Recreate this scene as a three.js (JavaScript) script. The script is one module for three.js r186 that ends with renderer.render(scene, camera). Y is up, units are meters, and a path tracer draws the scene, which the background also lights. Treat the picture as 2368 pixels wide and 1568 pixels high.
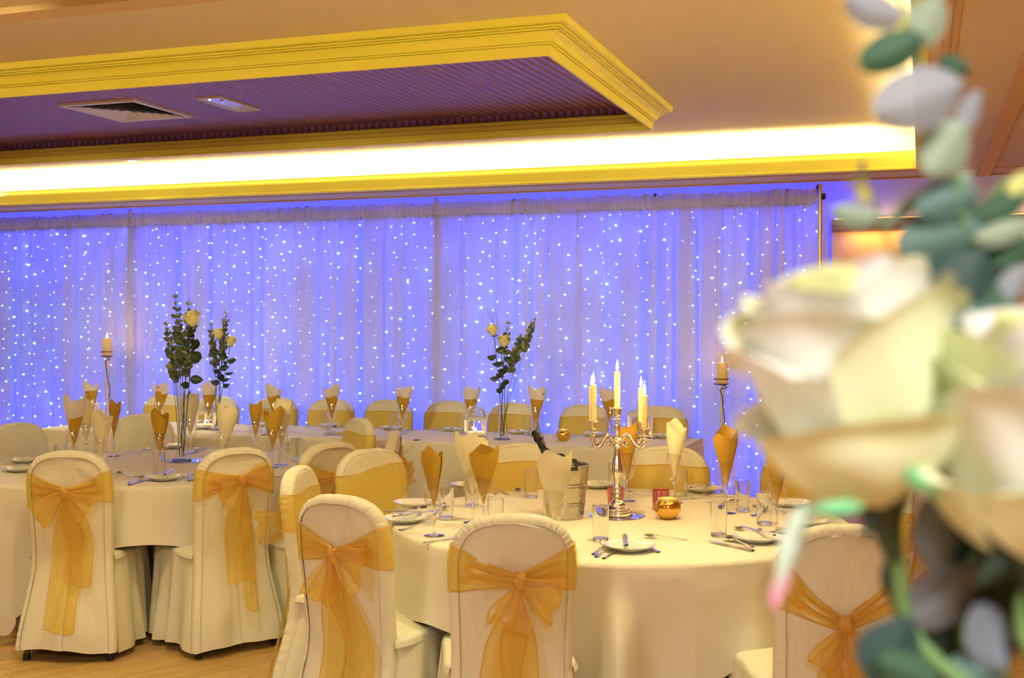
import * as THREE from 'three';
import { mergeGeometries } from 'three/addons/utils/BufferGeometryUtils.js';
import { RoundedBoxGeometry } from 'three/addons/geometries/RoundedBoxGeometry.js';
import { RectAreaLightUniformsLib } from 'three/addons/lights/RectAreaLightUniformsLib.js';

// ---------- camera, exposure, large lights ----------
const W = 2368, H = 1568;
const scene = new THREE.Scene();
scene.background = new THREE.Color(0, 0, 0);
const camera = new THREE.PerspectiveCamera(2 * Math.atan(H / 2 / 2750) * 180 / Math.PI, W / H, 0.05, 60);
camera.position.set(0, 1.5, 0);
camera.rotation.order = 'YXZ';
camera.rotation.set(-0.71 * Math.PI / 180, 19 * Math.PI / 180, 0);
camera.focus = 5.2;
camera.userData.fStop = 4.9;
const renderer = new THREE.WebGLRenderer({ antialias: true });
renderer.toneMapping = THREE.LinearToneMapping;
renderer.toneMappingExposure = 1.0;
renderer.shadowMap.enabled = true;
RectAreaLightUniformsLib.init();

const WARM = [1.0, 0.88, 0.46], BLUE = [0.035, 0.03, 1.0];
// the cove of the raised ceiling: x0..x1, z0 (near) .. z1 (back)
const CV = { x0: -8.9, x1: -0.03, z0: -2.99, z1: -7.6, lip: 2.555, under: 2.445, ceil: 2.70 };
function strip(w, h, pos, rot, color, power) {
  const l = new THREE.RectAreaLight(new THREE.Color(...color), power, w, h);
  l.position.set(...pos); l.rotation.set(...rot); l.castShadow = true; scene.add(l); return l;
}
const COVE = 66;
strip(8.6, 0.05, [-4.46, 2.515, CV.z1 - 0.13], [Math.PI / 2, 0, 0], WARM, COVE);            // back trough
strip(8.6, 0.05, [-4.46, 2.515, CV.z0 + 0.13], [Math.PI / 2, 0, 0], WARM, COVE);            // near trough
strip(0.05, 4.5, [CV.x1 + 0.13, 2.515, -5.3], [Math.PI / 2, 0, 0], WARM, COVE);             // right trough
strip(0.05, 4.5, [CV.x0 - 0.13, 2.515, -5.3], [Math.PI / 2, 0, 0], WARM, COVE);             // left trough
// blue wash battens standing between the voile and the back wall, and along the top
const BL = 62;
strip(7.6, 0.06, [-4.5, 0.105, -8.64], [0.9, 0, 0], BLUE, BL);
strip(7.6, 0.06, [-4.5, 2.375, -8.655], [0.1, 0, 0], BLUE, BL * 0.8);
// unseen neutral ceiling lights behind the camera, added to brighten the near roses
const PANEL = 68, panels = [[0.55, 2.43, 0.55], [-2.4, 2.43, 0.55]];
for (const p of panels) strip(0.58, 0.58, p, [-Math.PI / 2, 0, 0], [1, 0.97, 0.92], PANEL);
// recessed downlights: soft spots; all but the first pair are unseen, added for fill
const DOWN = 10.5;
const downlights = [
  [-5.48, 2.70, -7.365], [-6.975, 2.70, -7.676], [-2.6, 2.70, -3.7], [-4.9, 2.70, -3.7], [-0.7, 2.70, -3.7],
  [-3.4, 2.445, -1.6], [-1.3, 2.445, -1.4], [0.9, 2.445, -1.6], [1.3, 2.445, -4.6],
];
for (const [x, y, z] of downlights) {
  const l = new THREE.SpotLight(new THREE.Color(...WARM), DOWN * (z < -7 ? 0.6 : 1), 0, 0.86, 0.8, 2);
  l.position.set(x, y - 0.012, z); l.target.position.set(x, 0, z); l.castShadow = true; l.shadow.radius = 4;
  scene.add(l, l.target);
}

// unseen spots added in the near soffit to brighten the long table and backdrop
const aimed = [[-4.3, 2.445, -2.2, -5.6], [-2.4, 2.445, -2.0, -3.6], [-0.7, 2.445, -1.9, -1.8]];
for (const [x, y, z, tx] of aimed) {
  const l = new THREE.SpotLight(new THREE.Color(...WARM), 22, 0, 0.29, 0.9, 2);
  l.position.set(x, y - 0.13, z); l.target.position.set(tx, 1.2, -8.2); l.castShadow = true; l.shadow.radius = 6;
  scene.add(l, l.target);
}

// ---------- helpers ----------
function rng(seed) { let a = seed >>> 0; return () => { a = (a + 0x6d2b79f5) | 0; let t = Math.imul(a ^ (a >>> 15), 1 | a); t = (t + Math.imul(t ^ (t >>> 7), 61 | t)) ^ t; return ((t ^ (t >>> 14)) >>> 0) / 4294967296; }; }
const { sin, cos, PI, abs, min, max, sqrt, floor, pow, atan2, hypot } = Math;
const lerp = (a, b, t) => a + (b - a) * t, clamp = (x, a = 0, b = 1) => min(b, max(a, x)), smooth = (a, b, x) => { const t = clamp((x - a) / (b - a)); return t * t * (3 - 2 * t); };
const V = (x, y, z) => new THREE.Vector3(x, y, z);
function hash2(i, j, s) { let h = Math.imul(i, 374761393) + Math.imul(j, 668265263) + Math.imul(s, 982451653); h = Math.imul(h ^ (h >>> 13), 1274126177); return ((h ^ (h >>> 16)) >>> 0) / 4294967296; }
function vnoise(x, y, s = 0) { const i = floor(x), j = floor(y), f = x - i, g = y - j, u = f * f * (3 - 2 * f), v = g * g * (3 - 2 * g); return lerp(lerp(hash2(i, j, s), hash2(i + 1, j, s), u), lerp(hash2(i, j + 1, s), hash2(i + 1, j + 1, s), u), v) * 2 - 1; }
const used = {};
function numbered(n) { if (!(n in used)) { used[n] = 0; return n; } used[n]++; return n + '_' + String(used[n]).padStart(3, '0'); }
function thing(name, label, category, pos = [0, 0, 0], turn = 0, group) {
  const o = new THREE.Group(); o.name = numbered(name); o.position.set(...pos); o.rotation.y = turn;
  o.userData = { label, category }; if (group) o.userData.group = group; scene.add(o); return o;
}
function part(name, geo, mat, parent, kind, label) {
  const m = new THREE.Mesh(geo, mat); m.name = name; m.castShadow = m.receiveShadow = true;
  if (kind) m.userData.kind = kind; if (label) m.userData.label = label; parent.add(m); return m;
}
function struct(name, geo, mat, parent = scene) { const m = part(name, geo, mat, parent); if (parent === scene) m.userData.kind = 'structure'; return m; }
function single(name, geo, mat, label, category, pos = [0, 0, 0], turn = 0, group) {
  const m = part(numbered(name), geo, mat, scene); m.position.set(...pos); m.rotation.y = turn; m.userData = { label, category }; if (group) m.userData.group = group; return m;
}
function copy(src, label, pos, turn = 0, group) {
  const c = src.clone(); c.name = numbered(src.name.replace(/_\d{3}$/, '')); c.userData = { ...src.userData, label }; if (group) c.userData.group = group;
  c.position.set(...pos); c.rotation.set(0, turn, 0); scene.add(c); return c;
}
function geo(pos, idx, uv) { const g = new THREE.BufferGeometry(); g.setAttribute('position', new THREE.Float32BufferAttribute(pos, 3)); g.setAttribute('uv', new THREE.Float32BufferAttribute(uv, 2)); g.setIndex(idx); g.computeVertexNormals(); return g; }
// grid surface: fn(u, v) -> [x, y, z]; uv in metres by su, sv
function grid(nu, nv, fn, su = 1, sv = 1, flip = false, us) {
  const p = [], t = [], ix = [];
  for (let j = 0; j <= nv; j++) for (let i = 0; i <= nu; i++) { const u = us ? us[i] : i / nu, v = j / nv; p.push(...fn(u, v)); t.push(u * su, v * sv); }
  for (let j = 0; j < nv; j++) for (let i = 0; i < nu; i++) { const a = j * (nu + 1) + i, b = a + 1, c = a + nu + 1, d = c + 1; flip ? ix.push(a, c, b, b, c, d) : ix.push(a, b, c, b, d, c); }
  return geo(p, ix, t);
}
const plain = (g) => { const h = g.index ? g.toNonIndexed() : g.clone(); for (const k of Object.keys(h.attributes)) if (!['position', 'normal', 'uv'].includes(k)) h.deleteAttribute(k); return h; };
const join = (list) => mergeGeometries(list.map(plain));
const move = (g, x, y, z) => { g.translate(x, y, z); return g; };
const box = (w, h, d, x = 0, y = 0, z = 0) => { const g = new THREE.BoxGeometry(w, h, d); const uv = g.attributes.uv, n = g.attributes.normal; for (let i = 0; i < uv.count; i++) { const a = abs(n.getX(i)) > .5 ? d : w, b = abs(n.getY(i)) > .5 ? d : h; uv.setXY(i, uv.getX(i) * a, uv.getY(i) * b); } return g.translate(x, y, z); };
const boxTo = (x0, x1, y0, y1, z0, z1) => box(x1 - x0, y1 - y0, z1 - z0, (x0 + x1) / 2, (y0 + y1) / 2, (z0 + z1) / 2);
const lathe = (pts, seg = 40) => new THREE.LatheGeometry(pts.map(([r, y]) => new THREE.Vector2(r, y)), seg);
const tube = (pts, r, n = 24, k = 6, closed = false) => new THREE.TubeGeometry(new THREE.CatmullRomCurve3(pts.map((p) => (p.isVector3 ? p : V(...p))), closed), n, r, k, closed);
function spline(pts, n) { const c = new THREE.SplineCurve(pts.map(([a, b]) => new THREE.Vector2(a, b))); return c.getPoints(n).map((p) => [max(0, p.x), p.y]); }

// ---------- textures ----------
function dataTex(n, fn, srgb) { const d = new Uint8Array(n * n * 4); for (let j = 0; j < n; j++) for (let i = 0; i < n; i++) { const c = fn(i, j), o = (j * n + i) * 4; d[o] = c[0]; d[o + 1] = c[1]; d[o + 2] = c[2]; d[o + 3] = 255; } const t = new THREE.DataTexture(d, n, n); t.wrapS = t.wrapT = THREE.RepeatWrapping; t.magFilter = THREE.LinearFilter; if (srgb) t.colorSpace = THREE.SRGBColorSpace; t.needsUpdate = true; return t; }
const tileN = (x, y, f, s) => { // tiling noise, x y in 0..1
  const i = floor(x * f), j = floor(y * f), a = x * f - i, b = y * f - j, u = a * a * (3 - 2 * a), v = b * b * (3 - 2 * b), m = (k) => ((k % f) + f) % f;
  return lerp(lerp(hash2(m(i), m(j), s), hash2(m(i + 1), m(j), s), u), lerp(hash2(m(i), m(j + 1), s), hash2(m(i + 1), m(j + 1), s), u), v); };
const clothBump = dataTex(512, (i, j) => { const x = i / 512, y = j / 512; const v = 110 * tileN(x, y, 5, 1) + 55 * tileN(x, y, 13, 2) + 26 * tileN(x, y, 31, 3) + 10 * hash2(i, j, 4) + ((i + j) % 4 < 2 ? 6 : 0); return [v, v, v]; });
clothBump.repeat.set(2.2, 2.2);
const grainTex = dataTex(256, (i, j) => { const x = i / 256, y = j / 256; const g = tileN(x * 1, y, 24, 5) * .5 + tileN(x, y, 64, 6) * .3 + hash2(j, 0, 7) * .2; const v = 200 + 55 * g; return [v, v * .985, v * .96]; }, true);
const speckle = dataTex(128, (i, j) => { const v = 150 + 100 * tileN(i / 128, j / 128, 16, 8) * tileN(i / 128, j / 128, 40, 9); return [v, v, v]; });
const stripeTex = dataTex(256, (i, j) => { const b = i < 128, n = 12 * hash2(i, j, 12); return b ? [146 + n, 116 + n, 236 + n] : [138 + n, 74 + n, 50 + n]; }, true);  // violet stripes carry the blue reflection of the curtain in their colour

// ---------- materials ----------
const std = (r, g, b, rough = .6, extra = {}) => { const m = new THREE.MeshPhysicalMaterial({ roughness: rough, side: THREE.DoubleSide, ...extra }); m.color.setRGB(r, g, b); return m; };
const M = {
  coverCloth: std(.77, .74, .56, .85, { bumpMap: clothBump, bumpScale: .006, sheen: .2 }),
  tableCloth: std(.78, .74, .59, .8, { bumpMap: clothBump, bumpScale: .0012 }),
  seam: std(.60, .55, .40, .9),
  organza: std(.97, .84, .40, .28, { transmission: .87, thickness: 0, specularIntensity: .25 }),
  organzaDense: std(.92, .62, .14, .4, { transmission: .5, thickness: 0, specularIntensity: .25 }),
  organzaEdge: std(.70, .36, .02, .7),
  chairLeg: std(.10, .085, .06, .4, { metalness: .6 }), rubber: std(.012, .012, .012, .7),
  voile: std(.88, .85, .88, 1, { transparent: true, opacity: .28, transmission: .40, thickness: 0 }),
  voileHeader: std(.80, .74, .68, 1, { transparent: true, opacity: .95, transmission: .2, thickness: 0 }),
  blueWashWall: std(.42, .42, .74, .95),  // back wall: blue of the wash light is put into the colour
  pole: std(.75, .74, .70, .35, { metalness: .8 }), blackPlastic: std(.01, .01, .012, .5),
  wire: std(.45, .5, .6, .5, { transparent: true, opacity: .7 }),
  bulb: std(.6, .8, 1, .5, { emissive: new THREE.Color(.30, .60, 1), emissiveIntensity: 34 }),
  ceiling: std(.78, .66, .50, .9), soffit: std(.74, .58, .44, .9), moulding: std(.93, .87, .14, .55), riser: std(.86, .80, .66, .9),  // moulding: yellow of the cove light is put into its colour
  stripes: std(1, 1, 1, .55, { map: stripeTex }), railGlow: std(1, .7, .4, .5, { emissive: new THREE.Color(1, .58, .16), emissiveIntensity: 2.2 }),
  tubeGlow: std(1, .9, .7, .5, { emissive: new THREE.Color(1, .85, .5), emissiveIntensity: 6 }),
  white: std(.82, .78, .70, .45), whiteMetal: std(.80, .76, .70, .4), lampGlass: std(.75, .75, .85, .15, { clearcoat: .6 }),
  spotGlow: std(1, .95, .8, .5, { emissive: new THREE.Color(1, .88, .6), emissiveIntensity: 3 }),
  glass: std(1, 1, 1, 0, { transmission: 1, thickness: 0, ior: 1.5 }), bowlGlass: std(1, 1, 1, 0, { transmission: 1, thickness: 0, ior: 1.75 }), wallGlass: std(.98, 1, .99, 0, { transmission: 1, thickness: .002, ior: 1.5 }), solidGlass: std(.97, 1, .98, .0, { transmission: 1, thickness: .01, ior: 1.5 }),
  kraft: std(.47, .27, .016, .8), kraftIn: std(.60, .36, .07, .8), paper: std(.86, .79, .52, .85, { transmission: .12, thickness: 0 }), lining: std(.84, .78, .72, .85, { transmission: .15, thickness: 0 }),
  steel: std(.72, .70, .68, .16, { metalness: 1 }), silver: std(.80, .77, .70, .13, { metalness: 1 }),
  porcelain: std(.80, .80, .70, .18, { clearcoat: .5 }),
  wax: std(.90, .74, .34, .6, { transmission: .18, thickness: 0 }), wick: std(.02, .015, .01, .9),
  flame: std(1, .8, .4, .5, { emissive: new THREE.Color(1, .72, .34), emissiveIntensity: 14 }),
  mirror: std(.38, .40, .80, .03, { metalness: 1 }),  // blue of the reflected curtain is put into the mirror tint
  zinc: std(.50, .46, .36, .38, { metalness: .9, roughnessMap: speckle }), blackIron: std(.03, .03, .025, .5),
  bottle: std(.006, .009, .007, .12, { clearcoat: .8 }), foil: std(.012, .011, .012, .3, { metalness: .3 }),
  gold: std(.86, .52, .10, .16, { metalness: 1 }), goldRim: std(.88, .66, .32, .5, { metalness: .8 }), rosePink: std(.62, .20, .20, .2, { metalness: .75 }),
  vine: std(.16, .07, .025, .7), postPaint: std(.80, .70, .50, .6),
  roseYellow: std(.90, .84, .40, .7, { transmission: .15, thickness: 0 }), roseCream: std(.85, .90, .60, .7, { transmission: .2, thickness: 0 }), rosePale: std(.87, .89, .84, .7, { transmission: .2, thickness: 0 }), roseBlush: std(.87, .81, .85, .7, { transmission: .2, thickness: 0 }), roseLime: std(.80, .84, .42, .7, { transmission: .2, thickness: 0 }),
  eucalyptus: std(.10, .125, .055, .6), eucalyptusPale: std(.26, .28, .12, .6), roseLeaf: std(.022, .045, .018, .45), stem: std(.035, .07, .02, .6),
  orangeWall: std(.86, .50, .16, .85), timber: std(.42, .15, .04, .3), wallCream: std(.78, .62, .42, .9), redCloth: std(.45, .015, .03, .7),
};
// ---------- floor: maple strip boards ----------
{
  const floorBase = struct('floor', boxTo(-10.2, 3.7, -.12, -.012, -9.2, 3.2), std(.30, .17, .05, .7));
  const R = rng(5), tones = [];
  for (let k = 0; k < 7; k++) { const m = std(lerp(.56, .80, R()), 0, 0, .32, { map: grainTex }); m.color.setRGB(m.color.r, m.color.r * lerp(.60, .66, R()), m.color.r * lerp(.20, .27, R())); tones.push(m); }
  const ang = 59.45 * PI / 180, dx = cos(ang), dz = -sin(ang), wBoard = .072, near = [], far = [];
  const cx = -3.1, cz = -4.5;
  for (let r = -90; r <= 90; r++) {
    let s = -7.5 + R() * .9;
    while (s < 7.5) {
      const L = .5 + R() * .75, m = s + L / 2, px = cx + dx * m + -dz * r * wBoard, pz = cz + dz * m + dx * r * wBoard;
      s += L;
      if (px < -10 || px > 3.5 || pz < -9 || pz > 3) continue;
      const key = abs(px - (-3.1)) + abs(pz - (-4.45)) * 1.2;
      near.push([key, px, pz, L, floor(R() * 7), R()]);
    }
  }
  near.sort((a, b) => a[0] - b[0]);
  const shapes = {};
  near.forEach(([key, px, pz, L, t, q], i) => {
    const g = () => { const b = box(L - .0012, .012, wBoard - .0012); const uv = b.attributes.uv; for (let k = 0; k < uv.count; k++) uv.setXY(k, uv.getX(k) * .35 + q * 7, uv.getY(k) * 3 + q * 5); return b; };
    if (i < 260) { const m = part('floorboard', g(), tones[t], floorBase); m.position.set(px, -.006 - .0004 * (i % 3), pz); m.rotation.y = ang; }
    else { const b = g(); b.rotateY(ang); b.translate(px, -.006 - .0004 * (i % 3), pz); (far[t] ??= []).push(b); }
  });
  part('floorboards', join(far.flat()), tones[2], floorBase, 'stuff');
}
// ---------- walls ----------
struct('wall_left', boxTo(-10.2, -10, 0, 2.9, -9.2, 3.2), M.wallCream);
struct('wall_right', boxTo(3.5, 3.7, 0, 2.9, -9.2, 3.2), M.orangeWall);
struct('wall_front', boxTo(-10.2, 3.7, 0, 2.9, 3, 3.2), M.wallCream);
struct('wall_back', boxTo(-10.2, 3.7, 0, 2.9, -9.2, -9), M.blueWashWall);
// warm-painted return of the back wall right of the drape, its timber rail and door case
struct('wall_back_panel', boxTo(-.62, 3.5, 0, 2.18, -9, -8.985), M.orangeWall);
{
  const prof = [[0, 0], [.03, .0], [.035, .012], [.05, .02], [.05, .032], [.075, .05], [.08, .075], [.06, .08], [.06, .09], [0, .09]];
  const sh = new THREE.Shape(prof.map(([a, b]) => new THREE.Vector2(a, b)));
  const g = new THREE.ExtrudeGeometry(sh, { depth: 4.12, bevelEnabled: false }); g.rotateY(-PI / 2); g.translate(3.5, 2.17, -8.985);
  const g2 = g.clone(); // profile x -> +z
  struct('trim_1', g2, M.timber);
  struct('trim_2', boxTo(.10, .16, 0, 2.05, -8.985, -8.93), M.timber);
  const rail = strip(4.0, .03, [1.5, 2.275, -8.955], [PI / 2, 0, 0], [1, .62, .2], 11);
  const rail2 = strip(4.0, .03, [1.5, 2.165, -8.90], [-PI / 2 + .35, 0, 0], [1, .66, .24], 26);
  struct('trim_3', boxTo(-.6, 3.5, 2.262, 2.270, -8.98, -8.935), M.railGlow).name = 'rail_light_tube';
}
// ---------- ceiling ----------
{
  const { x0, x1, z0, z1, lip, under, ceil } = CV;
  const tr = { x0: -7.4, x1: -1.31, z0: -4.42, z1: -6.56 };           // raised tray frame, outer edge at the ceiling
  const op = { x0: -7.31, x1: -1.395, z0: -4.51, z1: -6.43 };          // its bottom edge
  // raised ceiling slab pieces round the tray opening
  const T = ceil + .16;
  struct('ceiling', join([
    boxTo(x0 - .3, x1 + .3, ceil, T, op.z0 + .08, z0 + .3), boxTo(x0 - .3, x1 + .3, ceil, T, z1 - .3, op.z1 - .08),
    boxTo(x0 - .3, op.x0 - .08, ceil, T, op.z1 - .08, op.z0 + .08), boxTo(op.x1 + .08, x1 + .3, ceil, T, op.z1 - .08, op.z0 + .08)]), M.ceiling);
  // striped paper panel inside the tray, with a papered upstand
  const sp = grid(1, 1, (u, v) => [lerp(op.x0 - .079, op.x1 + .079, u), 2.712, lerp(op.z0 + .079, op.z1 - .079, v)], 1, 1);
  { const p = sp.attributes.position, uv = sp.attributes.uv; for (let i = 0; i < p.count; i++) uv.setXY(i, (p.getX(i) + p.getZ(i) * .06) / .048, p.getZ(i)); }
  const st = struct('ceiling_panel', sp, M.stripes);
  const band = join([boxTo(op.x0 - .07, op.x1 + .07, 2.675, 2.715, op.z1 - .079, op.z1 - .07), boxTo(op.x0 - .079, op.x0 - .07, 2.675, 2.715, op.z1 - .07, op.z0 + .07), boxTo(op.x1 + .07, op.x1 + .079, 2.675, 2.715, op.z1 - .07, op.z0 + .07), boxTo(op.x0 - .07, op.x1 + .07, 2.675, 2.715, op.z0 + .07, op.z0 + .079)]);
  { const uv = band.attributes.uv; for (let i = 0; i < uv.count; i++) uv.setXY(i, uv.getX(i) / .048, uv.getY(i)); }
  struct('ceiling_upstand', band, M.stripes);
  struct('ceiling_slab', boxTo(-10.2, 3.7, 2.86, 3.0, -9.2, 3.2), M.ceiling);
  // tray cornice: profile (outward offset, height) swept round the rectangle with mitred corners
  const sweep = (rect, prof, s) => { // s: +1 profile grows outward
    const cs = [[rect.x1, rect.z0, 1, 1], [rect.x1, rect.z1, 1, -1], [rect.x0, rect.z1, -1, -1], [rect.x0, rect.z0, -1, 1]], p = [], t = [], ix = [];
    for (let k = 0; k < 4; k++) { const A = cs[k], B = cs[(k + 1) % 4];
      for (let i = 0; i < prof.length - 1; i++) { const o = p.length / 3; for (const [c, q] of [[A, prof[i]], [B, prof[i]], [A, prof[i + 1]], [B, prof[i + 1]]]) { p.push(c[0] + c[2] * s * q[0], q[1], c[1] + c[3] * s * q[0]); t.push(0, 0); } ix.push(o, o + 2, o + 1, o + 1, o + 2, o + 3); } }
    return geo(p, ix, t);
  };
  const y = (k) => lerp(2.564, 2.70, k);
  const outer = [[-.012, y(0)], [0, y(0)], [0, y(.31)], [-.006, y(.315)], [-.006, y(.33)], [.008, y(.335)], [.010, y(.37)], [.004, y(.375)], [.004, y(.39)], [.014, y(.395)], [.018, y(.44)], [.024, y(.52)], [.034, y(.59)], [.048, y(.64)], [.040, y(.645)], [.040, y(.66)], [.056, y(.665)], [.056, y(.70)], [.050, y(.705)], [.050, y(.72)], [.066, y(.725)], [.066, y(.77)], [.058, y(.775)], [.058, y(.79)], [.088, y(.80)], [.092, y(1)]];
  const inner = [[-.012, y(0)], [-.012, y(.14)], [-.018, y(.16)], [-.018, y(.3)], [-.012, y(.34)], [-.004, y(.5)], [.006, y(.6)], [.006, y(.64)], [.012, y(.66)], [.012, y(.70)], [.048, y(.70)]];
  struct('ceiling_cornice', join([sweep(op, outer, 1), sweep(op, inner, 1)]), M.moulding);
  // lower soffit round the cove, in four slabs, with troughs
  const bz = -8.04;
  struct('ceiling_soffit', join([
    boxTo(-10, 3.5, under, under + .03, z0 + .03, 3), boxTo(-10, 3.5, under, under + .03, bz, z1 - .03), boxTo(x1 + .03, 3.5, under, under + .03, z1 - .03, z0 + .03), boxTo(-10, x0 - .03, under, under + .03, z1 - .03, z0 + .03),
    boxTo(-10, 3.5, under + .03, 2.86, bz, bz + .05), // back edge of the soffit above the drape bay
  ]), M.soffit);
  struct('ceiling_riser', join([boxTo(x0 - .3, x1 + .3, under + .03, 2.86, z1 - .32, z1 - .30), boxTo(x0 - .3, x1 + .3, under + .03, 2.86, z0 + .30, z0 + .32), boxTo(x1 + .30, x1 + .32, under + .03, 2.86, z1 - .3, z0 + .3), boxTo(x0 - .32, x0 - .30, under + .03, 2.86, z1 - .3, z0 + .3)]), M.riser);
  struct('ceiling_bay', boxTo(-10, 3.5, 2.60, 2.64, -9, bz), M.soffit);
  // lip moulding, cove-light yellow in its colour, facing the middle of the room
  const q = (k) => lerp(under - .004, lip, k);
  const lipProf = [[-.05, q(.05)], [-.05, q(0)], [.004, q(0)], [.004, q(.10)], [.0, q(.13)], [0, q(.66)], [-.006, q(.68)], [-.006, q(.73)], [-.014, q(.76)], [-.024, q(.88)], [-.03, q(.90)], [-.03, q(1)], [-.06, q(1)], [-.06, q(.3)]].map(([a, b]) => [-a, b]);
  struct('ceiling_lip', sweep({ x0, x1, z0, z1 }, lipProf, 1), M.moulding);
  // second thin moulding lines on the soffit behind the lip
  struct('trim_4', join([boxTo(-10, 3.5, under - .012, under, bz, bz + .022), boxTo(-10, 3.5, under - .006, under, z1 - .12, z1 - .10), boxTo(x1 + .09, x1 + .115, under - .010, under, z1, z0), boxTo(x1 + .13, x1 + .14, under - .006, under, z1, z0), boxTo(.33, .40, under - .018, under, bz, 2)]), std(.72, .44, .22, .7));
  struct('trim_5', boxTo(-10, 3.5, under - .02, under, z0 + .03, z0 + .12), std(.70, .50, .25, .7));
  // fluorescent tubes lying in the troughs
  for (const [a, b] of [[z1 - .13, 0], [z0 + .13, 0]]) for (let k = 0; k < 6; k++) { const g = new THREE.CylinderGeometry(.012, .012, 1.38, 10); g.rotateZ(PI / 2); single('cove_light_tube', g, M.tubeGlow, `warm tube light lying in the ${a < -5 ? 'far' : 'near'} ceiling cove, ${['first', 'second', 'third', 'fourth', 'fifth', 'last'][k]} from the left`, 'tube light', [-8.05 + k * 1.44, 2.49, a], 0, 'tube lights hidden in the ceiling coves'); }
  // round downlights, the added ones too, in the raised ceiling and soffit
  const ring = lathe([[.035, .004], [.05, -.004], [.062, -.006], [.07, 0]], 32), lens = lathe([[0, -.001], [.036, .0]], 24);
  downlights.forEach(([x, yy, z], i) => {
    const d = thing('ceiling_downlight', i === 0 ? 'white round recessed downlight beside the striped ceiling tray' : i === 1 ? 'white round recessed downlight at the left end of the far cove' : 'added unseen downlight in the ceiling of the hall', 'downlight', [x, yy, z], 0, i > 1 ? 'added unseen downlights of the hall' : undefined); if (i > 1) d.userData.label = 'white round recessed downlight ' + ['added unseen over the nearer round table', 'added unseen over the left round table', 'added unseen over the right of the nearer table', 'added unseen in the low soffit at the left', 'added unseen in the low soffit at the middle', 'added unseen in the low soffit above the bouquet', 'added unseen in the low soffit at the right'][i - 2];
    part('trim_ring', ring, M.white, d); part('lens', lens, M.spotGlow, d);
  });
  panels.forEach(([x, yy, z], i) => { const d = thing('added_panel_light', 'added unseen ceiling panel light over the near end of the hall, ' + (i ? 'at the left' : 'above the bouquet'), 'panel light', [x, yy + .012, z]); part('frame', join([box(.64, .02, .02, 0, 0, .31), box(.64, .02, .02, 0, 0, -.31), box(.02, .02, .6, .31, 0, 0), box(.02, .02, .6, -.31, 0, 0)]), M.white, d); part('diffuser', box(.6, .004, .6, 0, .002, 0), M.spotGlow, d); });
  aimed.forEach(([x, yy, z], i) => { const d = thing('added_spotlight', 'added unseen ceiling spot aimed at the backdrop, ' + ['left', 'middle', 'right'][i] + ' of three in the near soffit', 'spotlight', [x, yy, z]); part('trim_ring', ring, M.white, d); part('can', new THREE.CylinderGeometry(.036, .036, .10, 20).rotateX(PI / 2).translate(0, -.10, .06), M.white, d); part('bracket', box(.012, .10, .012, 0, -.04, .06), M.white, d); part('lens', new THREE.CylinderGeometry(.030, .030, .004, 20).rotateX(PI / 2).translate(0, -.10, .008), M.spotGlow, d); });
  // square four-way air diffuser
  {
    const d = thing('air_vent', 'white square ceiling air diffuser with nested louvres in the striped tray', 'air vent', [-4.243, 2.712, -5.66]);
    const W2 = .248, D2 = .275, fr = (a, b, h, t) => join([box(2 * a, t, .03 * (h || 1), 0, 0, b - .015), box(2 * a, t, .03, 0, 0, -b + .015), box(.03, t, 2 * b - .06, a - .015, 0, 0), box(.03, t, 2 * b - .06, -a + .015, 0, 0)]);
    part('frame', move(fr(W2, D2, 1, .014), 0, -.007, 0), M.white, d);
    part('duct_throat', box(2 * W2 - .05, .004, 2 * D2 - .05, 0, -.001, 0), M.blackPlastic, d);
    for (let k = 0; k < 6; k++) { const a = W2 - .04 - k * .034, b = D2 - .04 - k * .037; const lv = (w0, w1, y0, y1) => { const p = [], ix = [], t = []; const c = [[1, 1], [1, -1], [-1, -1], [-1, 1]]; for (let s = 0; s < 4; s++) { const A = c[s], B = c[(s + 1) % 4], o = p.length / 3; p.push(A[0] * w0[0], y0, A[1] * w0[1], B[0] * w0[0], y0, B[1] * w0[1], A[0] * w1[0], y1, A[1] * w1[1], B[0] * w1[0], y1, B[1] * w1[1]); t.push(0, 0, 1, 0, 0, 1, 1, 1); ix.push(o, o + 1, o + 2, o + 1, o + 3, o + 2); } return geo(p, ix, t); };
      part('louvre', lv([a, b], [max(.004, a - .030), max(.004, b - .032)], -.016, -.004), M.white, d); }
  }
  {
    const d = thing('ceiling_fitting', 'white rectangular recessed light fitting beside the ceiling air diffuser', 'light fitting', [-3.596, 2.712, -5.68]);
    part('frame', join([box(.155, .01, .012, 0, -.005, .194), box(.155, .01, .012, 0, -.005, -.194), box(.012, .01, .376, .0715, -.005, 0), box(.012, .01, .376, -.0715, -.005, 0)]), M.white, d);
    part('diffuser', box(.13, .004, .376, 0, -.004, 0), M.lampGlass, d);
    for (const z of [-.1, .12]) part('clip', box(.02, .008, .012, .03, -.008, z), M.steel, d);
  }
}
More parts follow.
